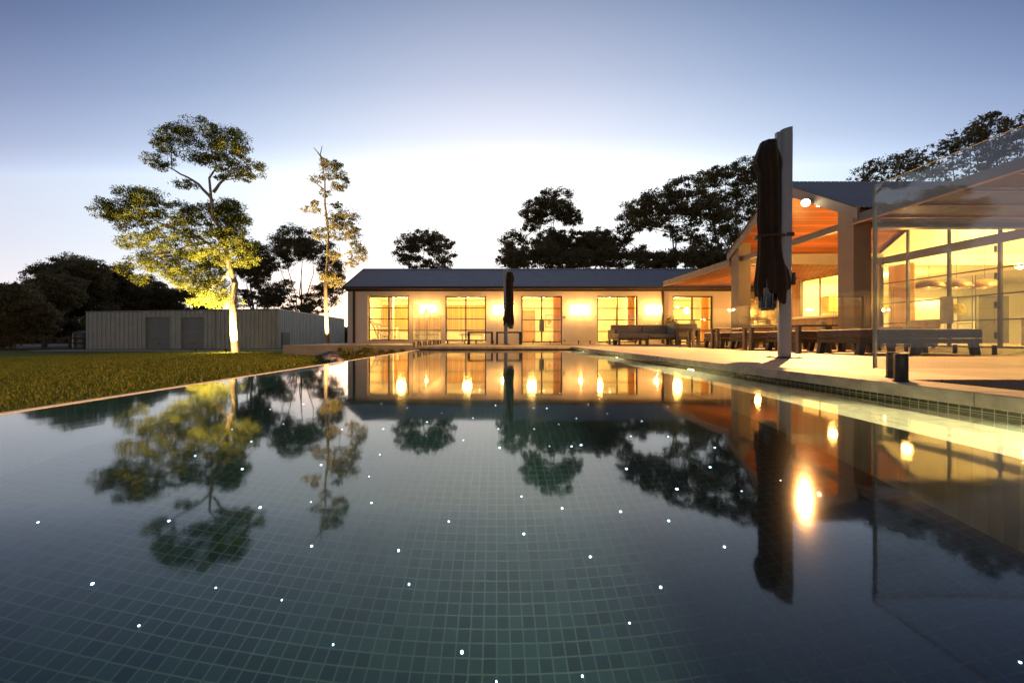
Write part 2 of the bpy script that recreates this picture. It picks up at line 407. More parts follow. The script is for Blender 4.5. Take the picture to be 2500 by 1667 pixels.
M['tan'] = mat_fabric('tan_cloth', (.50, .33, .15), 200)
M['flower'] = mat_leaf('yellow_flower', (.45, .38, .04), (.7, .6, .10), .3)
M['art'] = mat_plain('art_print', (.62, .58, .50), .6, 0, .03, 3, 0)
M['art_red'] = mat_plain('art_ink', (.55, .17, .07), .6, 0, .4, 14, 0)
M['screen'] = mat_plain('dark_panel', (.03, .03, .035), .2, 0, .1, 3, 0)
M['bronze'] = mat_plain('bronze_shade', (.20, .12, .06), .4, .3, .1, 5, .02)
M['steel_dark'] = mat_plain('dark_steel', (.14, .13, .12), .25, 1, .1, 5, .02)
M['soffit'] = mat_plain('soffit_board', (.12, .075, .058), .6, 0, .1, 3, .05)
M['slate'] = mat_plain('slate_fascia', (.075, .085, .095), .5, .1, .08, 3, .04)
M['batten'] = mat_plain('orange_batten', (.50, .26, .13), .5, 0, .1, 3, .04)
M['shade_pit'] = mat_plain('shade_black', (.012, .010, .010), .5, 0, .3, 9, .1)  # near black, so the recess reads as deck in shadow
M['warm_stool'] = mat_plain('tan_leather', (.38, .18, .08), .5, 0, .15, 6, .06)

WARM = (1.0, .47, .11)
WARM2 = (1.0, .57, .13)
WZ = -.105
FAC = 20.4     # facade of the long wing
XP = 8.6       # front of the pavilion pillars
XG = 13.93     # glazed gable wall

# ------------------------------------------------------------------ ground and pool
def terrain():
    xs = np.concatenate([np.linspace(-400, -70, 10), np.linspace(-60, -2.56, 70), np.array([-2.545]), np.linspace(0, 60, 8), np.linspace(70, 400, 6)])
    ys = np.concatenate([np.linspace(-40, -2, 6), np.linspace(0, 60, 90), np.linspace(66, 500, 14)])
    mb = MB(); idx = {}
    for j, y in enumerate(ys):
        for i, x in enumerate(xs):
            idx[i, j] = len(mb.v); mb.v.append((x, y, ground_z(x, y)))
    for j in range(len(ys)-1):
        for i in range(len(xs)-1): mb.f.append((idx[i,j], idx[i+1,j], idx[i+1,j+1], idx[i,j+1]))
    return mb
def ground_z(x, y):
    z = -.62 + .05*math.sin(x*.35+1)*math.cos(y*.27)
    # low grassed bank between the lawn and the terrace
    z += .26*math.exp(-((x+10.0)/3.6)**2-((y-15.0)/4.0)**2)
    z += .16*math.exp(-((x+5.5)/2.2)**2-((y-10.0)/3.0)**2)
    if x > -2.56: z = -1.6 if (y < 30) else -.7
    if y > 60: z -= .02*(y-60)*.2
    return z
gr = struct(terrain().build('lawn', M['lawn'], smooth=True, flat=True))

# far ground under the trees, darker
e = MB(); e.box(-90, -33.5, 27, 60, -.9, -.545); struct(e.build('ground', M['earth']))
# concrete apron in front of the shed
a = MB(); a.box(-34, -14.5, 26.6, 30.8, -.9, -.60); struct(a.build('path', M['concrete']))

PD = -1.42
pf = MB(); pf.box(-2.6, 2.7, -2.5, 13.0, PD-.1, PD); struct(pf.build('pool_floor', M['floor_tile']))
pw = MB(); pw.box(2.5, 2.6, -2.5, 12.7, PD, -.075); struct(pw.build('pool_wall_right', M['wall_tile_x']))
pw = MB(); pw.box(-2.6, 2.5, 12.7, 12.8, PD, -.075); struct(pw.build('pool_wall_far', M['wall_tile_y']))
pw = MB(); pw.box(-2.6, 2.6, -2.5, -2.4, PD, -.075); struct(pw.build('pool_wall_near', M['wall_tile_y']))
pw = MB(); pw.box(-2.62, -2.487, -2.5, 12.78, -1.6, WZ-.012); struct(pw.build('pool_wall_left', mat_mosaic('pool_left_tile', 'yz', (.009, .023, .029), (.030, .055, .056), .05, .3, .08)))
pw = MB(); pw.box(-2.535, -2.487, -2.4, 12.78, WZ-.010, WZ+.004); struct(pw.build('pool_rim', M['white_wall']))
lg = MB(); lg.box(2.02, 2.5, -2.4, 12.7, PD, -.50); struct(lg.build('pool_ledge', M['ledge_tile']))
wt_ = MB(); wt_.add([(-2.487,-2.4,WZ),(2.5,-2.4,WZ),(2.5,12.7,WZ),(-2.487,12.7,WZ)], [(0,1,2,3)])
struct(wt_.build('pool_water', M['water'], flat=True))
# deck in pieces, leaving the pit at the right to pass as a shadow
dk = MB()
dk.box(2.8, 40, 2.62, FAC, -.3, 0); dk.box(-2.62, 2.8, 12.98, FAC, -.3, 0); dk.box(-8.4, -2.62, 15.6, FAC, -.3, 0)
dk.box(-8.4, 40, FAC, 26, -.3, -.004); dk.box(9.0, 40, -6, 2.62, -.3, 0); dk.box(2.8, 9.0, -6, -2.0, -.3, 0)
struct(dk.build('pool_deck', M['deck']))
pt = MB(); pt.box(2.8, 9.0, -2.0, 2.62, -.6, -.35); struct(pt.build('shadow_recess', M['shade_pit']))  # made-up dark recess standing in for a shadow on the deck
cp = MB(); y = -2.4-.63
k = 0
while y < 12.97:
    y1 = min(y+.63, 12.98); cp.box(2.47, 2.8, y+.0015, y1-.0015, -.075, .0); y += .63
x = 2.466
while x > -2.60:
    cp.box(max(x-.63, -2.62)+.0015, x-.0015, 12.67, 12.98, -.075, 0); x -= .63
struct(cp.build('pool_coping', M['coping'], bevel=.003, seg=1))
# left terrace edge beam
lb = MB(); lb.box(-8.42, -2.64, 15.35, 15.6, -.6, .0); struct(lb.build('terrace_edge', M['concrete'], bevel=.01))

# grass blades over the near lawn
def blades():
    n = 150000
    u = RNG.random((n, 2)); x = -3.0 - 19*u[:,0]**1.2; y = 2.5 + 22*u[:,1]
    keep = (np.abs(x) > .55*y*0+2.9); x, y = x[keep], y[keep]
    # leave the planted bed free
    bed = (x > -.44*y) & (y > 10.0) ; x, y = x[~bed], y[~bed]; n = len(x)
    z = np.array([ground_z(a_, b_) for a_, b_ in zip(x, y)])
    s = .035+.03*RNG.random(n); w = .006+.006*RNG.random(n); w *= 1+y/9; t = RNG.random(n)*6.28
    dx, dy = np.cos(t)*w, np.sin(t)*w; lx, ly = RNG.normal(0, .016, n), RNG.normal(0, .016, n)
    V = np.empty((n, 3, 3)); V[:,0] = np.stack([x-dx, y-dy, z], 1); V[:,1] = np.stack([x+dx, y+dy, z], 1); V[:,2] = np.stack([x+lx, y+ly, z+s], 1)
    o = fast_mesh('grass', V.reshape(-1, 3), 3, M['blade'])
    tag(o, 'short mown green grass of the lawn left of the pool', 'grass', kind='stuff')
blades()

# ------------------------------------------------------------------ long wing behind the pool
wing = thing('house_wing', 'long low rendered wing with grey metal roof and five lit windows behind the pool', 'building', (0, FAC, 0))
WX0, WX1 = -7.78, 14.6
wins = [((898-VX)/F*FAC, (998-VX)/F*FAC), ((1087-VX)/F*FAC, (1187-VX)/F*FAC), ((1273-VX)/F*FAC, (1373-VX)/F*FAC), ((1458-VX)/F*FAC, (1558-VX)/F*FAC), ((1643-VX)/F*FAC, (1742-VX)/F*FAC)]
WT, WB, TH = 2.49, .12, .25
wl_ = MB()
cur = WX0
for a_, b_ in wins:
    wl_.box(cur, a_, FAC, FAC+TH, 0, 2.80); wl_.box(a_, b_, FAC, FAC+TH, WT, 2.80); wl_.box(a_, b_, FAC, FAC+TH, 0, WB if b_ < -1 else .03); cur = b_
wl_.box(cur, 12.9, FAC, FAC+TH, 0, 2.80)
wl_.build('wall', M['render_wall'], wing)
gb = MB(); DEP = 5.6; RZ = 4.37
gb.prism([(FAC+TH, 0), (FAC+DEP, 0), (FAC+DEP, 2.8), (FAC+DEP/2, RZ-.06), (FAC+TH, 2.95)], 'x', WX0, WX0+.2); gb.build('gable_wall', M['render_wall'], wing)
bw = MB(); bw.box(WX0+.2, WX1, FAC+DEP-.2, FAC+DEP, 0, 2.8); bw.build('back_wall', M['white_wall'], wing)
ce = MB(); ce.box(WX0+.2, WX1, FAC+TH, FAC+DEP-.2, 2.72, 2.80); ce.build('ceiling', M['ceiling'], wing)
fl = MB(); fl.box(WX0+.2, WX1, FAC+TH, FAC+DEP-.2, .0, .03); fl.build('floor', M['in_floor'], wing)
# partitions: gym | hall | room | room
for xx in (.10, 4.05, 7.9, WX1-.15):
    pr = MB(); pr.box(xx, xx+.12, FAC+TH, FAC+DEP-.2, .03, 2.72); pr.build('partition', M['white_wall'], wing)
pr = MB(); pr.box(-6.15, -5.92, FAC+1.9, FAC+2.2, .03, 2.72); pr.build('column', M['white_wall'], wing)
tw = MB(); tw.box(WX0+.3, .10, FAC+DEP-.30, FAC+DEP-.2, .75, 2.45); tw.build('panelled_wall', M['in_timber'], wing)
# corrugated roof
def corrugated(x0, x1, ya, za, yb, zb, pitch=.09, amp=.011, n=6):
    mb = MB(); cols = int((x1-x0)/pitch*n); o = 0
    d = Vector((0, yb-ya, zb-za)).normalized(); nn = Vector((0, -d.z, d.y))
    if nn.z < 0: nn = -nn
    for i in range(cols+1):
        x = x0+(x1-x0)*i/cols; h = amp*math.sin(2*math.pi*i/n)
        mb.v.append((x, ya+nn.y*h, za+nn.z*h)); mb.v.append((x, yb+nn.y*h, zb+nn.z*h))
        mb.v.append((x, yb+nn.y*(h-.02), zb+nn.z*(h-.02))); mb.v.append((x, ya+nn.y*(h-.02), za+nn.z*(h-.02)))
    for i in range(cols):
        a, b = 4*i, 4*i+4
        mb.f += [(a, a+1, b+1, b), (a+3, b+3, b+2, a+2), (a, b, b+3, a+3), (a+1, a+2, b+2, b+1)]
    return mb
rf = corrugated(WX0-.12, WX1+3, FAC-.28, 2.93, FAC+DEP/2, RZ); rfo = rf.build('roof', M['metal_roof'], wing, smooth=True)
rb = corrugated(WX0-.12, WX1+3, FAC+DEP+.28, 2.93, FAC+DEP/2, RZ, .18); rb.build('roof', M['metal_roof'], wing, smooth=True)
rc = MB(); rc.prism([(FAC+DEP/2-.16, RZ-.055), (FAC+DEP/2, RZ+.045), (FAC+DEP/2+.16, RZ-.055), (FAC+DEP/2, RZ+.02)], 'x', WX0-.14, WX1+3); rc.build('ridge_cap', M['metal_roof'], wing)
bb = MB(); bb.prism([(FAC-.30, 2.80), (FAC-.30, 2.955), (FAC+DEP/2, RZ+.03), (FAC+DEP+.3, 2.955), (FAC+DEP+.3, 2.80), (FAC+DEP/2, RZ-.14)], 'x', WX0-.15, WX0-.115); bb.build('barge_board', M['grey_steel'], wing)
gt = MB(); gt.prism([(FAC-.42, 2.80), (FAC-.42, 2.93), (FAC-.40, 2.93), (FAC-.40, 2.815), (FAC-.29, 2.815), (FAC-.29, 2.90), (FAC-.27, 2.90), (FAC-.27, 2.80)], 'x', WX0-.15, WX1+3); gt.build('gutter', M['dark_metal'], wing)
sf = MB(); sf.box(WX0-.1, WX1, FAC-.265, FAC+.0, 2.802, 2.82); sf.box(WX0-.1, WX1, FAC-.06, FAC-.003, 2.72, 2.80); sf.build('eave_lining', M['dark_metal'], wing)
for dx in (WX0+.36, (1619-VX)/F*(FAC-.1)):
    dp = MB(); dp.box(dx-.055, dx+.055, FAC-.11, FAC-.01, 0, 2.80); dp.build('downpipe', M['dark_metal'], wing, bevel=.01)
def pane_window(par, x0, x1, y, z0, z1, mulls, trans, fw=.045, door=False, reveal=0):
    fr = MB()
    fr.box(x0, x0+fw, y, y+.06, z0, z1); fr.box(x1-fw, x1, y, y+.06, z0, z1)
    fr.box(x0+fw, x1-fw, y, y+.06, z0, z0+fw); fr.box(x0+fw, x1-fw, y, y+.06, z1-fw, z1)
    for m in mulls: fr.box(m-.034, m+.034, y+.004, y+.056, z0+fw, z1-fw)
    for z in trans: fr.box(x0+fw, x1-fw, y+.008, y+.052, z-.022, z+.022)
    w = fr.build('window', M['frame'], par)
    p = MB(); p.box(x0+fw*.5, x1-fw*.5, y+.026, y+.034, z0+fw*.5, z1-fw*.5); p.build('pane', M['win_glass'], w)
    return w
for i, (a_, b_) in enumerate(wins):
    zb = WB if i < 2 else .035; m = (a_+b_)/2
    h = WT-zb
    w = pane_window(wing, a_+.004, b_-.004, FAC+.10, zb+.003, WT-.003, [m], [WT-.265*h-.0, WT-.51*h, WT-.76*h], .065)
    if i < 2:
        s_ = MB(); s_.box(a_+.002, b_-.002, FAC-.02, FAC+.098, zb-.03, zb+.002); s_.build('sill', M['white_paint'], w)
    if i in (2, 4):
        d_ = MB(); d_.box(m-.14, m+.12, FAC+.02, FAC+.05, .62, 1.22); d_.box(m-.1, m-.06, FAC+.05, FAC+.10, .7, .74); d_.box(m-.1, m-.06, FAC+.05, FAC+.10, 1.1, 1.14); d_.build('door_handle', M['grey_plate'], wing, bevel=.008)
    if i >= 2:  # curtain to one side
        cu = MB(); n_ = 24; x0c = b_-.42
        vs = [(x0c+.40*k/n_, FAC+.42+.05*math.sin(k*1.7), z) for k in range(n_+1) for z in (.05, 2.6)]
        cu.add(vs, [(2*k, 2*k+2, 2*k+3, 2*k+1) for k in range(n_)])
        vs2 = [(v[0], v[1]+.012, v[2]) for v in vs]
        cu.add(vs2, [(2*k, 2*k+1, 2*k+3, 2*k+2) for k in range(n_)])
        cu.build('curtain', M['curtain'], wing, smooth=True)
# inner door of the hall, downlights, lamps
dr = MB(); dr.box(1.62, 2.60, FAC+DEP-.26, FAC+DEP-.21, .03, 2.12); ds = dr.build('inner_door', M['wall_timber'], wing)
for (xa, ya) in ((-6.3, 1.3), (-4.6, 1.3), (-6.3, 3.6), (-4.4, 3.6), (-2.2, 1.3), (-1.0, 3.4), (1.6, 1.6), (2.9, 3.2), (5.2, 1.6), (6.9, 3.2), (9.2, 1.6), (11, 3.2)):
    d_ = MB(); d_.lathe([(.062, 2.705), (.062, 2.718)], xa, FAC+ya, 14); d_.build('downlight', M['glow_down'], wing)
GYM, RM = 490, 600
lamp('POINT', (-5.6, FAC+2.6, 2.35), GYM, WARM2, .25, parent=wing)
lamp('POINT', (-1.7, FAC+2.6, 2.35), GYM*.8, WARM2, .25, parent=wing)
lamp('POINT', (2.1, FAC+2.4, 2.35), RM, WARM2, .25, parent=wing)
lamp('POINT', (6.0, FAC+2.4, 2.35), RM, WARM2, .25, parent=wing)
lamp('POINT', (10.6, FAC+2.4, 2.35), RM*1.1, WARM2, .25, parent=wing)
# electrical plates on the wall
for (px, py) in ((1378, 774), (1378, 832)):
    p = PX(px, py, FAC); q = MB(); q.box(p.x-.05, p.x+.05, FAC-.03, FAC-.002, p.z-.05, p.z+.05); q.build('wall_socket', M['grey_plate'], wing, bevel=.006)

def wall_light(x, y, z, label, face=(0, -1), energy=210, group='wall lights along the rendered wall'):
    t = thing('wall_light', label, 'wall light', (x, y, z), group)
    fx, fy = face
    b = MB(); b.box(-.05, .05, -.012, 0, -.07, .07) if fx == 0 else b.box(-.012, 0, -.05, .05, -.07, .07)
    b.v = [(v[0]+x, v[1]+y, v[2]+z) for v in b.v]; b.build('back_plate', M['black'], t)
    tx, ty = abs(fy), abs(fx)
    s = MB(); s.tube([(x+fx*.07-tx*.06, y+fy*.07-ty*.06, z), (x+fx*.07+tx*.06, y+fy*.07+ty*.06, z)], .05, 16); s.build('lamp_body', M['black'], t)
    for sg in (-1, 1):
        l = MB(); l.tube([(x+fx*.07+sg*tx*.0615, y+fy*.07+sg*ty*.0615, z), (x+fx*.07+sg*tx*.085, y+fy*.07+sg*ty*.085, z)], .045, 16); l.build('lens', M['glow_warm'], t)
        q = (x+fx*.085+sg*tx*.11, y+fy*.085+sg*ty*.11, z)
        lamp('SPOT', q, energy*1.05, WARM, .06, spot=150, blend=.8, aim=(q[0]+sg*tx-fx*.12, q[1]+sg*ty-fy*.12, z), parent=t)
    lamp('POINT', (x+fx*.24, y+fy*.24, z), energy*.34, WARM, .05, parent=t)
    return t
wl_lab = ['warm up and down light on the wall between the gym windows', 'warm wall light beside the far folded umbrella', 'warm wall light above the glass fence left of the sofa', 'warm wall light above the corner sofa']
for px, lab in zip((1042, 1226, 1416, 1600), wl_lab):
    p = PX(px, 757, FAC); wall_light(p.x, FAC-.002, p.z, lab)

# ------------------------------------------------------------------ gym and rooms contents
def treadmill():
    t = thing('treadmill', 'white treadmill seen through the leftmost lit window', 'treadmill', (-6.0, FAC+1.15, .03))
    x, y, z = t.location
    b = MB(); b.box(x-.55, x+1.1, y-.35, y+.35, z+.05, z+.17); b.box(x-.75, x-.5, y-.38, y+.38, z, z+.22); b.build('running_deck', M['white_paint'], t, bevel=.02)
    b = MB(); b.box(x-.45, x+1.0, y-.24, y+.24, z+.172, z+.18); b.build('belt', M['screen'], t)
    for s in (-1, 1):
        b = MB(); b.tube([(x-.35, y+s*.33, z+.1), (x-.75, y+s*.33, z+1.05)], .045, 8); b.build('upright', M['white_paint'], t)
        b = MB(); b.tube([(x-.75, y+s*.33, z+1.02), (x-.2, y+s*.33, z+.98)], .03, 8); b.build('handrail', M['white_paint'], t)
    b = MB(); b.box(-.05, .05, -.36, .36, -.05, .45, Matrix.Translation((x-.78, y, z+1.05)) @ Matrix.Rotation(R(-50), 4, 'Y')); b.build('console', M['white_paint'], t, bevel=.02)
treadmill()
def rack(x, lab):
    t = thing('dumbbell_rack', lab, 'weights rack', (x, FAC+4.6, .03)); z = .03
    f = MB()
    for s in (-.55, .55): f.box(x+s-.03, x+s+.03, FAC+4.4, FAC+4.9, z, z+.95)
    for k in (.25, .6, .9): f.box(x-.55, x+.55, FAC+4.42, FAC+4.7, z+k-.02, z+k+.02)
    f.build('frame', M['white_paint'], t, bevel=.005)
    for k in (.25, .6, .9):
        for j in range(5):
            d = MB(); xx = x-.42+.21*j; d.tube([(xx, FAC+4.40, z+k+.08), (xx, FAC+4.50, z+k+.08)], .06, 10); d.tube([(xx, FAC+4.50, z+k+.08), (xx, FAC+4.60, z+k+.08)], .02, 8); d.tube([(xx, FAC+4.60, z+k+.08), (xx, FAC+4.70, z+k+.08)], .06, 10)
            d.build('dumbbell', M['grey_plate'], t)
rack(-6.9, 'rack of dumbbells against the boards left of the treadmill')
rack(-4.4, 'rack of dumbbells seen low in the right half of the leftmost window')
def bench(x):
    t = thing('gym_bench', 'pale padded bench low inside the second lit window', 'bench', (x, FAC+1.6, .03)); y = FAC+1.6
    a = MB(); a.box(x-.7, x+.7, y-.25, y+.25, .42, .54); a.build('seat', M['white_paint'], t, bevel=.03)
    for s in (-.55, .55):
        l = MB(); l.box(x+s-.04, x+s+.04, y-.22, y+.22, .03, .42); l.build('leg', M['white_paint'], t)
bench(-1.35)
def picture(x, y, z, w, h, label, face='y'):
    t = thing('framed_picture', label, 'picture', (x, y, z-h/2))
    f = MB(); c = MB(); a = MB()
    if face == 'y':
        for (xa, xb, za, zb) in ((-w/2, w/2, h/2-.025, h/2), (-w/2, w/2, -h/2, -h/2+.025), (-w/2, -w/2+.025, -h/2+.025, h/2-.025), (w/2-.025, w/2, -h/2+.025, h/2-.025)):
            f.box(x+xa, x+xb, y-.04, y-.002, z+za, z+zb)
        c.box(x-w/2+.02, x+w/2-.02, y-.02, y-.004, z-h/2+.02, z+h/2-.02)
        pts = [(x+.13*math.cos(q)*(1+.4*math.sin(5*q)), z-.05+.16*math.sin(q)*(1+.3*math.cos(3*q))) for q in [k*math.pi/12 for k in range(24)]]
        a.prism(pts, 'y', y-.023, y-.0205)
    f.build('frame', M['frame'], t); c.build('print', M['art'], t); a.build('motif', M['art_red'], t)
picture(6.05+.05, FAC+DEP-.2, 1.32+.12, .55, .82, 'framed red leaf print on the wall inside the fourth window')
picture(3.55, FAC+DEP-.2, 1.40, .55, .85, 'framed print seen at the right edge of the third window')

# ------------------------------------------------------------------ pavilion (gable facing the pool)
pav = thing('pavilion', 'gabled pavilion with red timber ceiling, cement pillars and glazed gable wall', 'building', (XP, 11.8, 0))
YA, ZA, YE, ZE = 11.8, 5.02, 2.50, 3.45
for y0 in (13.80, 9.36):
    p = MB(); p.box(XP, XP+.43, y0, y0+.215-.004, 0, 2.20); p.box(XP, XP+.43, y0+.0, y0+.43, 0, 2.196)
    p = MB(); p.box(XP, XP+.43, y0, y0+.43, 0, 2.20); p.box(XP+.004, XP+.426, y0+.004, y0+.426, 2.20, 2.21)
    if y0 > 12: p.prism([(y0, 2.21), (y0+.43, 2.21), (y0+.43, 3.42), (y0, 3.68)], 'x', XP, XP+.43)
    else: p.prism([(y0, 2.21), (y0+.43, 2.21), (y0+.43, 3.62), (y0, 3.36)], 'x', XP, XP+.43)
    p.build('pillar', M['pillar'], pav)
# roof sheets (two slopes) and the barge frame on the pool side
sl = (ZA-ZE)/YE
near = corrugated(XP-.10, 34, YA-YE-.12, ZE-.075, YA, ZA, .12, .012, 6); near.build('roof', M['metal_roof'], pav, smooth=True)
far = corrugated(XP-.10, 34, YA+YE+.12, ZE-.075, YA, ZA, .24, .012, 6); far.build('roof', M['metal_roof'], pav, smooth=True)
bg_ = MB(); w_ = .30
bg_.prism([(YA-YE-.1, ZE-.06-.03), (YA, ZA-.03), (YA+YE+.1, ZE-.06-.03), (YA+YE+.1, ZE-.06-w_), (YA, ZA-.03-w_*1.0), (YA-YE-.1, ZE-.06-w_)], 'x', XP-.06, XP-.002)
bg_.build('barge_board', M['grey_steel'], pav)
# timber ceiling following the slopes
for s in (-1, 1):
    c = MB(); c.prism([(YA, ZA-.10), (YA+s*YE, ZE-.10), (YA+s*YE, ZE-.13), (YA, ZA-.13)], 'x', XP+.02, 26); c.build('timber_ceiling', M['ceil_timber'], pav)
tb = MB(); tb.box(XP+.08, XP+.20, 9.79, 13.80, 3.00, 3.02); tb.box(XP+.08, XP+.20, 9.79, 13.80, 3.15, 3.17); tb.box(XP+.125, XP+.155, 9.79, 13.80, 3.02, 3.15); tb.build('tie_beam', M['grey_steel'], pav)
# side beams along x
sb = MB(); sb.box(XP+.43, 30, 9.40, 9.52, 2.93, 3.12); sb.box(XP+.43, XG, 13.98, 14.10, 2.93, 3.30); sb.box(XP+.43, XG, 13.95, 13.978, 2.93, 2.96); sb.build('side_beam', M['grey_steel'], pav)
# glazed gable wall at XG
gw = MB()
ys_ = [14.07, 13.16, 11.96, 10.75, 9.54]
def ztop(y): return ZA-.16-abs(y-YA)*sl
for y in ys_: 
    gw.box(XG-.035, XG+.035, y-.035, y+.035, .05, 2.91)
for y in ys_[1:-1]: gw.box(XG-.03, XG+.03, y-.03, y+.03, 3.17, ztop(y)-.05)
gw.box(XG-.05, XG+.05, 9.5, 14.11, 2.91, 3.17)
gw.box(XG-.05, XG+.05, 9.5, 14.11, .0, .05)
for z in (.79, 1.50, 2.22):
    for a_, b_ in zip(ys_[1:], ys_[:-1]): gw.box(XG-.02, XG+.02, a_+.035, b_-.035, z-.018, z+.018)
for s in (-1, 1):
    gw.prism([(YA, ztop(YA)), (YA+s*2.3, ztop(YA+2.3)), (YA+s*2.3, ztop(YA+2.3)-.07), (YA, ztop(YA)-.07)], 'x', XG-.03, XG+.03)
gwo = gw.build('glazing_frame', M['frame'], pav)
gp = MB(); gp.prism([(9.5, .05), (14.11, .05), (14.11, 3.17), (YA, ztop(YA)), (9.5, 3.17)], 'x', XG-.004, XG+.004); gp.build('pane', M['win_glass'], gwo)
dp_ = MB(); dp_.box(XG-.09, XG-.05, 11.80, 12.14, .72, 1.56); dp_.build('door_handle', M['grey_plate'], pav, bevel=.01)
for z in (.35, 1.2, 2.0, 2.75):
    h_ = MB(); h_.box(XG-.07, XG-.036, 10.79, 10.83, z-.09, z+.09); h_.build('hinge', M['black'], pav)
# house body behind: floor, back walls, ceiling of the low part
hb = MB(); hb.box(XG+.05, 27, 4, 19.3, .0, .05); hb.build('floor', M['in_floor'], pav)
hb = MB(); hb.box(XG, 27, 19.1, 19.3, .05, 2.95); hb.box(26.8, 27, 4, 19.1, .05, 5); hb.build('back_wall', M['white_wall'], pav)
hb = MB(); hb.box(XG+.16, 26.8, 14.32, 19.1, 2.95, 3.05); hb.box(XG+.16, 26.8, 14.2, 14.32, 2.95, 3.5); hb.build('ceiling', M['ceiling'], pav)
hb = MB()
for s in (-1, 1):
    hb.prism([(YA, ZA-.14), (YA+s*2.42, ZE-.09), (YA+s*2.42, ZE-.13), (YA, ZA-.18)], 'x', XG+.06, 26.7)
hb.build('raked_ceiling', M['ceiling'], pav)
hb = MB(); hb.box(XG, XG+.16, 4, 9.48, 0, 3.3); hb.build('side_wall', M['pillar'], pav)
# servery wall (timber) between the gable and the wing, with the long opening
SY0, SY1, SZ0, SZ1 = 15.55, 17.85, 1.22, 2.88
sw = MB(); sw.box(XG, XG+.16, 14.14, SY0, 0, 3.0); sw.box(XG, XG+.16, SY0, SY1, 0, SZ0); sw.box(XG, XG+.16, SY0, SY1, SZ1, 3.0); sw.box(XG, XG+.16, SY1, 18.6, 0, 3.0)
sw.build('timber_wall', M['wall_timber'], pav)
sw = MB(); sw.box(XG, XG+.3, 18.6, FAC, 0, 3.0); sw.box(12.9, XG, FAC+.0, FAC+.3, 0, 3.0); sw.build('stone_wall', M['stone'], pav)
sh = MB(); sh.box(XG-.42, XG+.3, SY0-.3, SY1+.2, SZ0-.09, SZ0-.002); sh.build('servery_shelf', M['white_paint'], pav, bevel=.008)
sf_ = MB(); sf_.box(XG-.02, XG+.10, SY0, SY0+.04, SZ0, SZ1); sf_.box(XG-.02, XG+.1, SY1-.04, SY1, SZ0, SZ1); sf_.box(XG+.02, XG+.06, 16.75, 16.80, SZ0, SZ1); sf_.box(XG+.0, XG+.08, SY0+.04, SY1-.04, SZ1-.03, SZ1-.001); sf_.box(XG+.0, XG+.08, SY0+.04, SY1-.04, SZ0+.001, SZ0+.02); sfo = sf_.build('window', M['frame'], pav)
sp_ = MB(); sp_.box(XG+.05, XG+.058, SY0+.04, 16.75, SZ0, SZ1); sp_.build('pane', M['win_glass'], sfo)
# flat pergola roofs on both sides: fascia, soffit battens
pg = MB(); pg.box(XP-.05, XP+.0, 14.26, FAC-.43, 2.92, 3.14); pg.build('fascia', M['grey_steel'], pav)
pg = MB(); pg.box(XP-.07, XP-.052, 14.26, FAC-.43, 2.905, 2.93); pg.box(XP-.07, XP-.052, 14.26, FAC-.43, 3.13, 3.15); pg.build('drip_edge', M['concrete'], pav)
k = 0; y = 14.5
bt = MB()
while y < FAC-.45:
    bt.box(XP+.002, XG+.0, y, y+.11, 2.955, 3.00); y += .29
bt.build('pergola_slats', M['pergola_slat'], pav)
pg = MB(); pg.box(XP+.002, XG, 14.26, FAC-.43, 3.02, 3.13); pg.build('pergola_roof', M['pergola_slat'], pav)
# near flat roof
NX = 8.62
pg = MB(); pg.box(NX-.06, NX, 1.5, 9.34, 3.0, 3.22); pg.build('fascia', M['slate'], pav)
pg = MB(); pg.box(NX-.075, NX-.062, 1.5, 9.34, 2.985, 3.02); pg.build('drip_edge', M['batten'], pav)
pg = MB(); pg.box(NX+.002, 26, 1.5, 9.34, 3.03, 3.21); pg.build('flat_roof', M['soffit'], pav)
pg = MB(); y = 9.34-.52
while y > 1.6:
    pg.box(NX+.002, 26, y-.03, y+.0, 2.995, 3.028); y -= .79
pg.build('soffit_battens', M['batten'], pav)
pg = MB(); pg.box(NX+.44, 26, 9.34, 9.398, 2.935, 3.2); pg.build('fascia', M['grey_steel'], pav)
# timber linings by the near pillar
for (xx, yy) in ((10.3, 12.4), (11.6, 11.2), (10.2, 10.6), (12.6, 12.6)):
    zz = ZA-.13-abs(yy-YA)*sl
    d_ = MB(); d_.lathe([(.06, zz-.035), (.06, zz-.012)], xx, yy, 14); d_.build('downlight', M['glow_down'], pav)
for (px, py, Y) in ((2129+35, 578, 13.2),):
    pass
lamp('POINT', (10.9, 12.6, 2.6), 110, WARM, .1, parent=pav)
lamp('POINT', (11.4, 10.8, 2.6), 90, WARM, .1, parent=pav)
lamp('POINT', (11.3, 16.8, 2.2), 90, WARM, .1, parent=pav)
lamp('POINT', (12.5, 7.2, 1.4), 25, WARM, .1, parent=pav)
# room lights
KIT = 1080
lamp('POINT', (16.5, 11.8, 3.1), KIT, WARM2, .3, parent=pav)
lamp('POINT', (16.5, 16.6, 2.5), KIT*.7, WARM2, .3, parent=pav)
lamp('POINT', (21, 12.0, 3.1), KIT, WARM2, .3, parent=pav)
lamp('POINT', (16.2, 8.0, 2.6), KIT*.6, WARM2, .3, parent=pav)

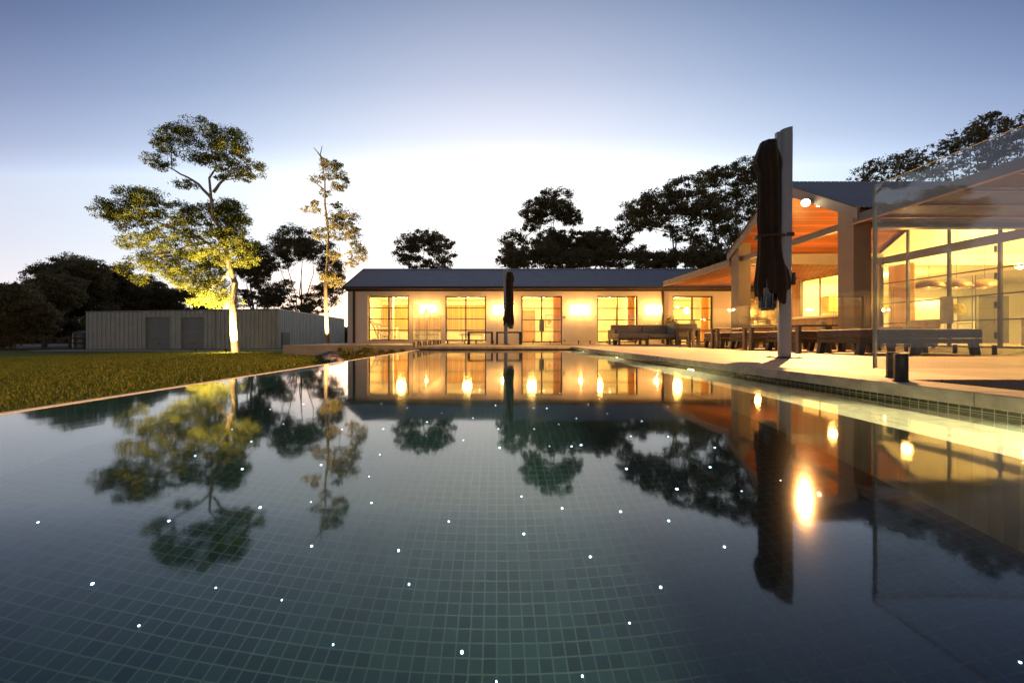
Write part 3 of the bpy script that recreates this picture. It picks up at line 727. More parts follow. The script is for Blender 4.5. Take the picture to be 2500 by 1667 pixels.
# flood light at the rake of the gable
FL = Vector((8.42, 10.58, 3.94))
ft = thing('flood_light', 'very bright warm flood light under the pavilion gable beside the big pillar', 'flood light', FL)
b = MB(); b.box(FL.x+.03, FL.x+.13, FL.y-.03, FL.y+.03, FL.z+.02, FL.z+.10); b.build('bracket', M['black'], ft)
b = MB(); b.tube([(FL.x+.02, FL.y, FL.z+.05), (FL.x-.04, FL.y-.05, FL.z+.0)], [.06, .10], 16); b.build('housing', M['black'], ft)
b = MB(); b.tube([(FL.x-.043, FL.y-.053, FL.z-.004), (FL.x-.060, FL.y-.068, FL.z-.02)], [.10, .075], 16); b.build('lens', mat_emit('flood_glow', (1, .80, .45), 32), ft)
lamp('SPOT', (FL.x-.12, FL.y-.12, FL.z-.06), 8500, (1, .46, .14), .05, spot=118, blend=.5, aim=(1.0, 6.8, 0), parent=ft)
# sconces at the servery
wall_light(12.93+.2, FAC-.002, 1.66, 'small warm wall light on the stone wall under the pergola', energy=60, group='wall lights under the roofs')
wall_light(XG-.002, 15.1, 1.5, 'small warm wall light beside the servery opening', face=(-1, 0), energy=60, group='wall lights under the roofs')

# kitchen: island, splashback, pendants, cupboards
isl = thing('kitchen_island', 'long stone kitchen island behind the glazed gable wall', 'kitchen island', (18.0, 11.6, .05))
b = MB(); b.box(16.2, 20.4, 11.0, 12.0, .05, .90); b.build('base', M['island_stone'], isl)
b = MB(); b.box(16.1, 20.5, 10.9, 12.1, .902, .95); b.build('benchtop', M['white_paint'], isl, bevel=.006)
kb = thing('kitchen_bench', 'kitchen bench with bright splashback along the far wall', 'kitchen bench', (18, 18.8, .05))
b = MB(); b.box(14.6, 26, 18.45, 19.09, .05, .90); b.build('cupboard', M['white_paint'], kb)
b = MB(); b.box(14.6, 26, 18.40, 19.09, .902, .94); b.build('benchtop', M['white_paint'], kb)
b = MB(); b.box(20.2, 22.4, 19.04, 19.095, .945, 2.2); b.build('splashback', M['white_paint'], kb)
b = MB(); b.box(16.0, 20.1, 18.7, 19.09, 1.55, 2.3); b.build('overhead_cupboard', M['in_timber'], kb)
lamp('AREA', (21.3, 18.75, 2.1), 60, WARM2, .3, aim=(21.3, 19.1, 1.4), shape=(2.0, .1), parent=kb)
fr_ = thing('fridge', 'dark tall fridge cabinet in the kitchen behind the pendants', 'fridge', (22.9, 18.6, .05))
b = MB(); b.box(22.6, 24.0, 18.2, 19.08, .05, 2.25); b.build('cabinet', M['grey_plate'], fr_, bevel=.01)
b = MB(); b.box(23.27, 23.31, 18.14, 18.18, .9, 1.6); b.build('handle', M['chrome'], fr_)
pl_lab = ['dome pendant lamp over the island, leftmost of three', 'dome pendant lamp over the island, middle of three', 'dome pendant lamp over the island, rightmost of three']
for px, lab in zip((2268, 2335, 2404), pl_lab):
    p = PX(px, 702, 13.2)
    t = thing('pendant_lamp', lab, 'pendant lamp', (p.x, p.y, p.z), 'pendant lamps over the island')
    r = .385; prof = [(r*math.cos(a_), p.z+.0+.30*math.sin(a_)) for a_ in [R(0), R(12), R(25), R(40), R(55), R(70), R(84)]]
    b = MB(); n = 28
    prof2 = [(q[0]*.97, q[1]-.008) for q in prof][::-1]
    b.lathe(prof+prof2, p.x, p.y, n); b.f = b.f[:-2]; b.build('shade', M['bronze'], t, smooth=True)
    b = MB(); b.tube([(p.x, p.y, p.z+.29), (p.x, p.y, 4.2)], .006, 6); b.build('cord', M['black'], t)
    b = MB(); b.lathe([(.02, p.z+.02), (.06, p.z+.05), (.06, p.z+.12), (.02, p.z+.16)], p.x, p.y, 14); b.build('bulb', M['glow_down'], t)
    lamp('POINT', (p.x, p.y, p.z-.03), 22, WARM2, .06, parent=t)
for i, (x, y) in enumerate(((16.7, 10.5), (17.8, 10.5), (18.9, 10.5))):
    t = thing('bar_stool', ['tan bar stool at the left end of the island', 'tan bar stool at the middle of the island', 'tan bar stool at the right end of the island'][i], 'bar stool', (x, y, .05), 'bar stools at the island')
    b = MB(); b.box(x-.22, x+.22, y-.2, y+.2, .66, .74); b.build('seat', M['warm_stool'], t, bevel=.03)
    b = MB(); b.box(x-.22, x+.22, y-.24, y-.19, .74, 1.02); b.build('backrest', M['warm_stool'], t, bevel=.02)
    for sx in (-.18, .18):
        for sy in (-.16, .16):
            b = MB(); b.tube([(x+sx*1.2, y+sy*1.2, .05), (x+sx, y+sy, .66)], .014, 6); b.build('leg', M['black'], t)
def bouquet():
    p = Vector((15.35, 13.1, .95))
    t = thing('flower_vase', 'vase of yellow flowers inside the glazed wall under the pendants', 'flowers', (15.35, 13.1, .05))
    b = MB(); b.box(p.x-.5, p.x+.5, p.y-.25, p.y+.25, .80, .84)
    for sx in (-.46, .46):
        for sy in (-.21, .21): b.box(p.x+sx-.02, p.x+sx+.02, p.y+sy-.02, p.y+sy+.02, .05, .80)
    b.build('side_table', M['white_paint'], t)
    b = MB(); b.lathe([(.07, .842), (.11, .95), (.10, 1.08), (.06, 1.12)], p.x, p.y, 18); b.build('vase', M['white_paint'], t, smooth=True)
    n = 1400; d = RNG.normal(size=(n, 3)); d /= np.linalg.norm(d, axis=1)[:, None]
    c = np.array([[-.22, 0, 1.27], [.0, 0, 1.36], [.22, 0, 1.30], [-.1, .1, 1.2], [.13, -.1, 1.2]])[RNG.integers(0, 5, n)]
    P = np.array([p.x, p.y, 0])+c+d*.14*RNG.random((n, 1))**.4
    leaf_quads('blooms', P, .05, .035, M['flower'], t)
def leaf_quads(name, P, L, W, mat, parent, droop=.0):
    n = len(P); a = RNG.normal(size=(n, 3)); a[:, 2] -= droop; a /= np.linalg.norm(a, axis=1)[:, None]
    b = np.cross(a, RNG.normal(size=(n, 3))); b /= np.linalg.norm(b, axis=1)[:, None]
    l = (L*(.6+.8*RNG.random((n, 1)))); w = (W*(.6+.8*RNG.random((n, 1))))
    V = np.empty((n, 4, 3)); V[:, 0] = P-a*l*.5; V[:, 1] = P+b*w*.5; V[:, 2] = P+a*l*.5; V[:, 3] = P-b*w*.5
    return fast_mesh(name, V.reshape(-1, 3), 4, mat, parent)
bouquet()

# curtain inside the corner of the glazed wall
cu = MB(); n_ = 40
vs = [(XG+.25+.06*math.sin(k*1.5), 13.2+.85*k/n_, z) for k in range(n_+1) for z in (.06, 2.85)]
cu.add(vs, [(2*k, 2*k+2, 2*k+3, 2*k+1) for k in range(n_)]); cu.add([(v[0]+.012, v[1], v[2]) for v in vs], [(2*k, 2*k+1, 2*k+3, 2*k+2) for k in range(n_)])
cu.build('curtain', M['curtain'], pav, smooth=True)

# veranda armchairs
def armchair(x, y, rz, label, cat='armchair'):
    t = thing('armchair', label, cat, (x, y, 0), 'rattan armchairs under the pavilion', rz); t['_local'] = 1
    b = MB(); b.box(-.42, .42, -.40, .42, .12, .40); b.build('seat', M['rattan'], t, bevel=.04)
    b = MB(); b.box(-.44, -.30, -.42, .42, .10, .62); b.build('armrest', M['rattan'], t, bevel=.04)
    b = MB(); b.box(.30, .44, -.42, .42, .10, .62); b.build('armrest', M['rattan'], t, bevel=.04)
    b = MB(); b.box(-.44, .44, .30, .44, .10, .86, Matrix.Rotation(R(-6), 4, 'X')); b.build('backrest', M['rattan'], t, bevel=.05)
    b = MB(); b.box(-.29, .29, -.38, .28, .405, .50); b.build('cushion', M['sofa_cushion'], t, bevel=.04)
    b = MB(); b.box(-.20, .20, .12, .22, .50, .80, Matrix.Rotation(R(-14), 4, 'X')); b.build('pillow', M['tan'], t, bevel=.045)
    for sx in (-.38, .38):
        for sy in (-.36, .36): b = MB(); b.box(sx-.03, sx+.03, sy-.03, sy+.03, 0, .12); b.build('leg', M['black'], t)
    del t['_local']
    return t
armchair(12.2, 11.55, R(-95), 'rattan armchair with a tan pillow in front of the glazed wall')
armchair(11.9, 12.35, R(80), 'rattan armchair behind the near glass corner')
armchair(10.6, 12.0, R(60), 'rattan armchair between the pillars behind the third lounger')
def barbecue():
    t = thing('barbecue', 'outdoor kitchen barbecue with steel hood by the stone wall', 'barbecue', (13.0, 19.3, 0))
    b = MB(); b.box(12.2, 13.85, 18.9, 19.6, 0, .88); b.build('cabinet', M['wall_timber'], t)
    b = MB(); b.box(12.15, 13.88, 18.85, 19.62, .882, .93); b.build('benchtop', M['white_paint'], t)
    b = MB(); b.prism([(18.95, .935), (19.55, .935), (19.55, 1.2), (19.3, 1.3), (19.0, 1.15)], 'x', 12.6, 13.4); b.build('hood', M['chrome'], t, bevel=.02)
    b = MB(); b.tube([(12.7, 18.93, 1.08), (13.3, 18.93, 1.08)], .015, 8); b.build('handle', M['chrome'], t)
barbecue()
def dining():
    t = thing('dining_table', 'outdoor dining table under the pergola between the pillars', 'table', (11.2, 16.0, 0))
    b = MB(); b.box(10.2, 12.2, 15.5, 16.5, .70, .75); b.build('tabletop', M['arm_face'], t, bevel=.005)
    for sx in (10.3, 12.1):
        for sy in (15.6, 16.4): b = MB(); b.box(sx-.04, sx+.04, sy-.04, sy+.04, 0, .70); b.build('leg', M['lounger_frame'], t)
dining()

# ------------------------------------------------------------------ sun loungers (foot end towards the pool)
def lounger():
    t = thing('sun_lounger', 'dark framed lounger nearest the camera, largest, behind the glass corner', 'sun lounger', (0,0,0), 'sun loungers in a row on the deck')
    L, W = 2.03, .86
    def leg(x, y0, y1):
        b = MB(); d = .05 if x < 1 else -.05
        b.prism([(x-.0, .24), (x+.10, .24), (x+.10-d*1.0, 0), (x-.0-d*1.0, 0)], 'y', y0, y1); return b
    for x in (.03, .95, L-.17):
        for y0 in (0.0, W-.08):
            leg(x, y0, y0+.08).build('leg', M['lounger_frame'], t, bevel=.004, seg=1)
    f = MB()
    for y0 in (0.002, W-.052): f.box(.0, L, y0, y0+.05, .19, .27)
    f.box(.0, .05, .055, W-.055, .195, .265); f.box(L-.05, L, .055, W-.055, .195, .265); f.box(.9, .95, .055, W-.055, .195, .255)
    f.build('frame', M['lounger_frame'], t, bevel=.004, seg=1)
    for x0, x1 in ((.005, 1.28), (1.29, L+.0)):
        c = MB(); n = 1
        c.box(x0, x1, -.02, W+.02, .275, .43); c.build('mattress', M['cushion'], t, bevel=.055, seg=4, smooth=True)
    p = MB(); p.tube([(.03, -.022, .352), (1.25, -.022, .352)], .006, 6); p.tube([(.0, .02, .352), (.0, W-.02, .352)], .006, 6); p.build('piping', M['cushion'], t)
    return t
LG = lounger()
LX = 6.0
lys = [6.42, 7.79, 9.15, 10.38]
llab = [None, 'dark framed lounger partly hidden by the near umbrella pole', 'dark framed lounger third from the camera, left of the umbrella pole', 'dark framed lounger farthest along the row, next to the sofa set']
LG.location = (LX, lys[0], 0)
for y, lb_ in zip(lys[1:], llab[1:]): dup(LG, (LX, y, 0), 0, lb_)
def side_table():
    t = thing('side_table', 'slim side table between the two nearest loungers', 'side table', (0,0,0), 'slim side tables between the loungers')
    b = MB(); b.box(0, .75, 0, .32, .50, .53); b.build('tabletop', M['lounger_frame'], t, bevel=.003, seg=1)
    for y0 in (0.0, .24):
        b = MB(); b.box(.002, .06, y0, y0+.08, 0, .498); b.build('leg', M['arm_face'], t, bevel=.003, seg=1)
    b = MB(); b.box(.69, .72, .1, .22, 0, .498); b.build('leg', M['lounger_frame'], t)
    b = MB(); b.box(.06, .7, .12, .20, .0, .03); b.build('foot', M['lounger_frame'], t)
    return t
ST = side_table(); ST.location = (5.72, 7.36, 0)
slab = ['slim side table just right of the umbrella pole base between loungers', 'slim side table between the third and fourth loungers', 'slim side table beyond the farthest lounger, beside the sofa']
for y, lb_ in zip((8.72, 10.06, 11.30), slab): dup(ST, (5.72, y, 0), 0, lb_)

# ------------------------------------------------------------------ sofa set
def sofa():
    Y = 16.7; x0, x1 = 4.85, 7.55
    t = thing('corner_sofa', 'beige cushioned corner sofa with teak frame in front of the lit windows', 'sofa', (x0, Y, 0))
    b = MB(); b.box(x0, x1, Y-.85, Y+.1, .22, .29); b.build('frame', M['sofa_frame'], t, bevel=.005)
    for x in (x0, x0+1.3, x1-.08):
        for y in (Y-.85, Y+.02): b = MB(); b.box(x, x+.08, y, y+.08, 0, .22); b.build('leg', M['sofa_frame'], t)
    b = MB(); b.box(x0-.02, x0+.06, Y-.85, Y+.12, .22, .62); b.build('armrest', M['sofa_frame'], t, bevel=.005)
    for a_, c_ in ((x0+.07, x0+1.35), (x0+1.36, x1)):
        b = MB(); b.box(a_, c_, Y-.84, Y-.12, .29, .45); b.build('seat_cushion', M['sofa_cushion'], t, bevel=.04, seg=3, smooth=True)
        b = MB(); b.box(a_, c_, Y-.14, Y+.08, .42, .84); b.build('back_cushion', M['sofa_cushion'], t, bevel=.05, seg=3, smooth=True)
    return t
sofa()
def sofa_end():
    x0, x1, Y = 7.25, 8.25, 15.7
    t = thing('armchair', 'beige cushioned wooden armchair at the right end of the corner sofa', 'armchair', (x0, Y, 0))
    for x in (x0, x1-.12):
        for y in (Y, Y+.85): b = MB(); b.box(x, x+.12, y, y+.10, 0, .60); b.build('leg', M['sofa_frame'], t, bevel=.004)
    for y in (Y, Y+.85):
        b = MB(); b.box(x0, x1, y, y+.10, .602, .68); b.build('armrest', M['sofa_frame'], t, bevel=.004)
    b = MB(); b.box(x0+.12, x1-.12, Y+.02, Y+.93, .20, .30); b.build('frame', M['sofa_frame'], t)
    b = MB(); b.box(x0+.02, x1-.14, Y+.10, Y+.85, .302, .48); b.build('seat_cushion', M['sofa_cushion'], t, bevel=.05, seg=3, smooth=True)
    b = MB(); b.box(x0+.0, x0+.22, Y+.11, Y+.84, .44, .90); b.build('back_cushion', M['sofa_cushion'], t, bevel=.06, seg=3, smooth=True)
    b = MB(); b.box(x0+.06, x1-.06, Y+.11, Y+.22, .32, .86); b.build('side_cushion', M['sofa_cushion'], t, bevel=.05, seg=3, smooth=True)
sofa_end()
def ottoman():
    x0, Y = 4.75, 15.1
    t = thing('ottoman', 'low beige ottoman in front of the corner sofa', 'ottoman', (x0, Y, 0)); w = 1.15
    b = MB(); b.box(x0, x0+w, Y, Y+.75, .18, .27); b.build('frame', M['sofa_frame'], t, bevel=.004)
    for x in (x0, x0+w-.08):
        for y in (Y, Y+.67): b = MB(); b.box(x, x+.08, y, y+.08, 0, .18); b.build('leg', M['sofa_frame'], t)
    b = MB(); b.box(x0-.01, x0+w+.01, Y-.01, Y+.76, .272, .45); b.build('cushion', M['sofa_cushion'], t, bevel=.05, seg=3, smooth=True)
ottoman()
def plant_pot(x, y, h, label):
    t = thing('potted_plant', label, 'plant', (x, y, 0))
    b = MB(); b.lathe([(.14, 0), (.2, .4), (.19, .4), (.15, .35)], x, y, 18); b.build('pot', M['grey_plate'], t)
    n = 260; P = np.array([x, y, h])+RNG.normal(size=(n, 3))*np.array([.14, .14, .12]); leaf_quads('foliage', P, .22, .03, M['leaf_shrub'], t)
plant_pot(8.05, 18.0, .95, 'spiky potted plant behind the sofa by the wall')
# two bench tables at the far end of the pool
def console(x, label):
    t = thing('bench_table', label, 'table', (x, 17.5, 0), 'low tables at the far end of the pool'); w = 1.14
    b = MB(); b.box(x, x+w, 17.3, 17.85, .50, .56); b.build('tabletop', M['lounger_frame'], t, bevel=.004)
    for xx in (x, x+w-.09):
        for y in (17.3, 17.77): b = MB(); b.box(xx, xx+.09, y, y+.08, 0, .498); b.build('leg', M['arm_face'], t)
console((1141-VX)/F*17.3, 'dark low table left of the far umbrella pole')
console((1211-VX)/F*17.3, 'dark low table right of the far umbrella pole')

# ------------------------------------------------------------------ umbrellas
def umbrella():
    t = thing('folded_umbrella', 'tall folded dark umbrella on a pale pole beside the near loungers', 'umbrella', (0,0,0), 'folded cantilever umbrellas')
    # oval pole
    n = 28; b = MB(); rows = []
    prof = [(0, 1), (3.0, 1), (3.26, 1)]
    o = 0
    for (z, s) in ((0.02, 1), (3.10, 1), (3.245, .97)):
        for k in range(n):
            a_ = 2*math.pi*k/n; cx, sx_ = math.cos(a_), math.sin(a_)
            px_ = .082*math.copysign(abs(cx)**.7, cx)*s; py_ = .05*math.copysign(abs(sx_)**.7, sx_)*s
            zz = z if z < 3.2 else z-.045*(0.5-px_/.16)
            b.v.append((px_+(z*.0075), py_, zz))
    for i in range(2):
        for k in range(n): b.f.append((i*n+k, i*n+(k+1) % n, (i+1)*n+(k+1) % n, (i+1)*n+k))
    b.f.append(tuple(range(2*n, 3*n))); b.build('pole', M['white_pole'], t, smooth=True)
    b = MB(); b.box(-.17, .17, -.12, .12, 0, .018); b.build('base_plate', M['dark_metal'], t, bevel=.004)
    for (x, y) in ((-.14, -.09), (.14, -.09), (-.14, .09), (.14, .09)):
        q = MB(); q.lathe([(.012, .019), (.012, .032)], x, y, 6); q.build('bolt', M['chrome'], t)
    # folded canvas: pleated loft
    prof = [(.35, .00, 0.0), (3.09, .055, -.17), (3.07, .115, -.175), (2.95, .155, -.185), (2.80, .190, -.20), (2.72, .175, -.185), (2.60, .155, -.165), (2.2, .160, -.165), (1.9, .165, -.165),
            (1.72, .150, -.165), (1.5, .17, -.15), (1.25, .205, -.13), (1.05, .235, -.12), (.92, .22, -.12)][1:]
    N = 64; b = MB()
    for j, (z, r, cx) in enumerate(prof):
        for k in range(N):
            a_ = 2*math.pi*k/N
            am = .0 if j == 0 else (.05 if j < 4 else .12)
            rr = r*.90*(1+am*math.sin(8*a_+.5*math.sin(j*.6))+.05*math.sin(3*a_+j*.5))
            zz = z
            if j == len(prof)-1: zz = z-.13*max(0, math.sin(4*a_+1.2))-.05*math.sin(3*a_)
            b.v.append((cx+rr*math.cos(a_), rr*.85*math.sin(a_)+.06, zz))
    for j in range(len(prof)-1):
        for k in range(N): b.f.append((j*N+k, j*N+(k+1) % N, (j+1)*N+(k+1) % N, (j+1)*N+k))
    b.f.append(tuple(range(N))[::-1])
    b.build('canopy', M['canopy'], t, smooth=True)
    b = MB(); b.tube([(-.165+.185*math.cos(a_), .06+.165*math.sin(a_), 1.72+.01*math.sin(a_)) for a_ in [2*math.pi*k/20 for k in range(21)]], .018, 6); b.build('strap', M['dark_metal'], t)
    b = MB(); b.box(-.0, .105, -.06, .06, 1.70, 1.755); b.build('clamp', M['dark_metal'], t, bevel=.008)
    # ribs and hub that show under the hem
    b = MB(); b.lathe([(.085, .67), (.09, .70), (.09, .71), (.085, .72), (.085, .98)], -.215, .03, 20); b.build('hub', M['steel_dark'], t, smooth=True)
    for k in range(8):
        a_ = 2*math.pi*k/8; b = MB(); b.tube([(-.215+.095*math.cos(a_), .03+.095*math.sin(a_), .70), (-.19+.10*math.cos(a_), .05+.10*math.sin(a_), 1.1)], .012, 6); b.build('rib', M['steel_dark'], t)
    b = MB(); b.box(.085, .13, -.045, .045, 1.02, 1.20); cb = b.build('crank_box', M['dark_metal'], t, bevel=.01)
    b = MB(); b.tube([(.13, 0, 1.11), (.17, 0, 1.11), (.17, -.10, 1.06), (.20, -.10, 1.06)], .007, 6); b.build('crank_handle', M['chrome'], cb)
    b = MB(); b.box(-.14, -.06, -.02, .02, .80, .92); b.build('arm_bracket', M['white_pole'], t, bevel=.01)
    b = MB(); b.box(-.12, -.055, -.03, .03, 2.72, 3.17); b.build('arm', M['white_pole'], t, bevel=.012)
    return t
UM = umbrella(); UM.location = (4.06, 5.48, 0)
dup(UM, ((1235-VX)/F*16.6, 16.6, 0), R(180), 'folded umbrella between the two low tables at the far end of the pool')

# ------------------------------------------------------------------ glass fences
def spigot_mb(x, y, h=.175, r=.036, z=0):
    b = MB(); b.lathe([(r*1.1, z), (r*1.1, z+.012), (r, z+.014), (r, z+h-.01), (r*.9, z+h)], x, y, 10); return b
def fence(label, pts, panel, z0=.07, z1=1.37, mat='fence_glass', th=.012, spig=None, sr=.03, sh=.16):
    t = thing('glass_fence', label, 'fence', (*pts[0], 0), 'frameless glass pool fence')
    for (a_, b_) in zip(pts[:-1], pts[1:]):
        a_, b_ = Vector(a_), Vector(b_); L = (b_-a_).length; d = (b_-a_)/L; n = max(1, round(L/panel)); w = L/n
        ang = math.atan2(d.y, d.x)
        for i in range(n):
            p0 = a_+d*(w*i+.02)
            Mx = Matrix.Translation((p0.x, p0.y, 0)) @ Matrix.Rotation(ang, 4, 'Z')
            g_ = MB(); g_.box(0.002, w-.042, -th/2, th/2, z0, z1-.001, Mx); po = g_.build('glass_panel', M[mat], t)
            e_ = MB(); e_.box(0, .0018, -th/2, th/2, z0, z1, Mx); e_.box(w-.0418, w-.04, -th/2, th/2, z0, z1, Mx); e_.box(.002, w-.042, -th/2, th/2, z1-.0008, z1+.001, Mx)
            e_.build('glass_edge', M['glass_edge'], po)
            if spig is None:
                for f_ in (.2, .8):
                    s_ = a_+d*(w*(i+f_)); spigot_mb(s_.x, s_.y, sh, sr).build('spigot', M['black'], t)
    for s_ in spig or []:
        spigot_mb(s_[0], s_[1], sh, sr).build('spigot', M['black'], t)
    return t
fence('clear glass fence panel right beside the camera with one black spigot', [(2.62, 2.72), (2.62, .9)], 1.85, .07, 1.335, 'near_glass', .014, [(2.60, 2.50), (2.60, 1.2)], .036, .18)
fence('clear glass fence panel running away to the right from the near corner', [(2.66, 2.745), (5.2, 2.745)], 2.6, .07, 1.335, 'near_glass', .014, [(2.80, 2.745), (4.8, 2.745)], .036, .18)
fence('glass fence behind the loungers in front of the pillars', [(8.35, 5.4), (8.35, 15.2)], 1.4)
fence('long glass fence along the wall of the wing', [(-2.6, 18.7), (8.35, 18.7)], 1.45)
fence('tall looking glass fence at the far left corner of the pool', [(-2.62, 12.2), (-2.62, 18.6)], 1.1, -.09, 1.37)

# ------------------------------------------------------------------ pool lights and star lights
plab = ['pool light under water nearest the camera, brightest', 'pool light under water second from the camera', 'pool light under water third from the camera', 'pool light under water farthest from the camera']
for i, y in enumerate((1.75, 4.95, 8.0, 11.05)):
    t = thing('pool_light', plab[i], 'pool light', (2.5, y, -.30), 'pool lights along the right wall')
    def disc(x0, x1, r0, r1):
        b = MB(); b.tube([(x0, y, -.30), (x1, y, -.30)], [r0, r1], 20); return b
    disc(2.499, 2.485, .10, .095).build('bezel', M['chrome'], t)
    disc(2.484, 2.472, .075, .065).build('lens', M['glow_pool'], t)
    lamp('SPOT', (2.42, y, -.27), 900 if i == 0 else 330, (1, .80, .46), .05, spot=165, blend=.4, aim=(2.20, y, -.55), parent=t)
stars = [(87,1200),(388,1196),(212,1341),(319,1437),(496,1350),(647,1378),(716,1254),(714,1153),(556,1077),(448,1047),(597,1166),(738,1068),(847,1094),(853,1155),(872,1044),(915,1265),(939,1342),(765,1480),(1061,1498),(1031,1197),(1064,1011),(1148,1029),(1197,1140),(1203,1226),(1291,1168),(1313,1025),(1356,1279),(1338,1553),(1446,1431),(1425,1175),(1439,1077),(1536,1196),(1517,1349),(1555,1123),(1664,1256),(1704,1128),(1631,1073),(1642,1028),(1535,1003),(1793,1103),(1140,1565),(2343,1521),(533,986),(577,1014),(651,974),(620,940),(697,928),(722,897),(786,986),(880,985),(876,927),(935,937),(981,969),(1015,949),(1086,960),(1138,931),(1089,900),(1226,937),(1256,938),(1286,903),(1324,961),(1227,985),(1262,1025),(1284,975),(1351,929),(1393,917),(1395,950),(1449,1002),(1474,967),(1534,934),(1528,907),(1335,1022),(1145,985)]
sm = MB(); sm.lathe([(.0085, 0), (.0085, .004), (.005, .008)], 0, 0, 10)
s0 = None
for (sx, sy) in stars:
    d = Vector(((sx*1.0629-VX)/F, 1, (VY-sy*1.0629)/F)); k = (CH-WZ)/-d.z; hit = Vector((0,0,CH))+d*k
    dn = d.normalized(); eta = 1/1.333; c1 = -dn.z; s2 = eta*eta*(1-c1*c1); c2 = math.sqrt(1-s2)
    rr_ = dn*eta+Vector((0,0,1))*(eta*c1-c2); q = hit+rr_*((hit.z-PD)/-rr_.z)
    if not (-2.45 < q.x < 2.47 and q.y < 12.65): continue
    zz = PD+.001
    if q.x > 2.0: continue
    if s0 is None:
        s0 = sm.build('star_light', M['glow_star'])
        tag(s0, 'tiny white star light set in the tiled pool floor', 'pool star light', 'star lights in the pool floor'); o = s0
    else: o = s0.copy(); COL.objects.link(o)
    o.location = (q.x, q.y, zz); k = random.uniform(.38, .85); o.scale = (k*random.uniform(.7, 1.2), k, k)

# ------------------------------------------------------------------ shed, rail fence, garden
def shed():
    c0 = Vector((-17.95, 32.0, -.60)); a_ = R(-4)
    t = thing('shed', 'long grey ribbed steel shed with two roller doors at the edge of the lawn', 'shed', c0, rz=0)
    t['_local'] = 1
    fx = Vector((-math.cos(a_), math.sin(a_), 0)); sy = Vector((math.sin(a_)*1.0, math.cos(a_), 0))
    L, D, H = 14.7, 17.0, 3.24
    def P(u, v, z): q = fx*u+sy*v; return (q.x, q.y, z)
    hgt = lambda u: H-.30*u/L
    def ribbed(u0, u1, z0, z1f, side):
        b = MB(); p = .32; n = max(1, int((u1-u0)/p)); prof = [(0, 0), (.50, 0), (.56, -.06), (.92, -.06), (.98, 0)]
        pts = []
        for i in range(n):
            for (f_, o_) in prof: pts.append((u0+(u1-u0)*(i+f_)/n, o_))
        pts.append((u1, 0))
        for (u, o_) in pts:
            for z in (z0, None):
                zz = z1f(u) if z is None else z
                b.v.append(P(u, o_, zz) if side == 'f' else P(o_, u, zz))
        for i in range(len(pts)-1): b.f.append((2*i, 2*i+2, 2*i+3, 2*i+1))
        return b
    doors = [(5.75, 7.55), (8.35, 10.25)]
    segs = [(0, 5.65), (7.65, 8.25), (10.35, L)]
    for u0, u1 in segs: ribbed(u0, u1, 0, hgt, 'f').build('wall', M['shed'], t)
    for u0, u1 in doors:
        ribbed(u0-.1, u1+.1, 2.62, hgt, 'f').build('wall', M['shed'], t)
        b = MB()
        pr_ = []; z = 0
        while z < 2.6: pr_ += [(z, .10), (z+.07, .115)]; z += .14
        for (z, o_) in pr_:
            b.v.append(P(u0, o_, min(z, 2.6))); b.v.append(P(u1, o_, min(z, 2.6)))
        for i in range(len(pr_)-1): b.f.append((2*i, 2*i+1, 2*i+3, 2*i+2))
        d = b.build('roller_door', M['shed_door'], t)
        f_ = MB()
        for (ua, ub, za, zb) in ((u0-.1, u0, 0, 2.62), (u1, u1+.1, 0, 2.62), (u0, u1, 2.56, 2.62)):
            vs = [P(ua, -.035, za), P(ub, -.035, za), P(ub, .16, za), P(ua, .16, za), P(ua, -.035, zb), P(ub, -.035, zb), P(ub, .16, zb), P(ua, .16, zb)]
            f_.add(vs, [(0,1,2,3), (4,7,6,5), (0,4,5,1), (1,5,6,2), (2,6,7,3), (3,7,4,0)])
        f_.build('door_frame', M['shed'], d)
        um_ = (u0+u1)/2; hd = MB(); hd.tube([P(um_-.12, .07, .45), P(um_+.12, .07, .45)], .02, 6); hd.build('handle', M['black'], d)
    ribbed(0, D, 0, lambda u: H, 's').build('side_wall', M['shed'], t)
    b = MB(); b.add([P(0, 0, H-.01), P(L, 0, hgt(L)-.01), P(L, D, hgt(L)+.1), P(0, D, H+.0)], [(0,1,2,3)])
    b.add([P(0, 0, H-.06), P(L, 0, hgt(L)-.06), P(L, D, hgt(L)+.05), P(0, D, H-.05)], [(3,2,1,0)]); b.build('roof', M['shed'], t)
    b = MB(); e_ = .05
    for (u0, v0, u1, v1, h0, h1) in ((-.04, -.05, L, -.05, H, H-.30), (-.05, -.04, -.05, D, H, H)):
        p0, p1 = Vector(P(u0, v0, h0)), Vector(P(u1, v1, h1)); b.tube([p0, p1], .06, 4)
    b.build('capping', M['shed_door'], t)
    b = MB(); b.tube([P(4.9, -.08, 0), P(4.9, -.08, H-.12)], .045, 6); b.build('downpipe', M['shed_door'], t)
    b = MB(); b.tube([P(-.04, -.04, 0), P(-.04, -.04, H)], .05, 4); b.build('corner_trim', M['shed'], t)
    b = MB()
    vs = [P(-.12, .55, 0), P(-.12, 1.85, 0), P(-.03, 1.85, 0), P(-.03, .55, 0)]
    b.add([(v[0], v[1], v[2]+z) for z in (0.0, 1.35) for v in vs], [(0,1,2,3), (4,7,6,5), (0,4,5,1), (1,5,6,2), (2,6,7,3), (3,7,4,0)]); b.build('meter_box', M['dark_metal'], t)
    for o in COL.objects:
        if o.parent == t: pass
    del t['_local']
shed()
def water_tank():
    p = Vector((-34.6, 32.5, -.6)); t = thing('water_tank', 'small pale green water tank at the left end of the shed', 'water tank', p)
    b = MB(); b.lathe([(.55, p.z), (.55, p.z+1.25), (.45, p.z+1.4), (.12, p.z+1.48)], p.x, p.y, 20); b.build('tank', M['grey_plate'], t, smooth=True)
    b = MB(); b.lathe([(.15, p.z+1.48), (.15, p.z+1.53)], p.x, p.y, 14); b.build('lid', M['black'], t)
water_tank()
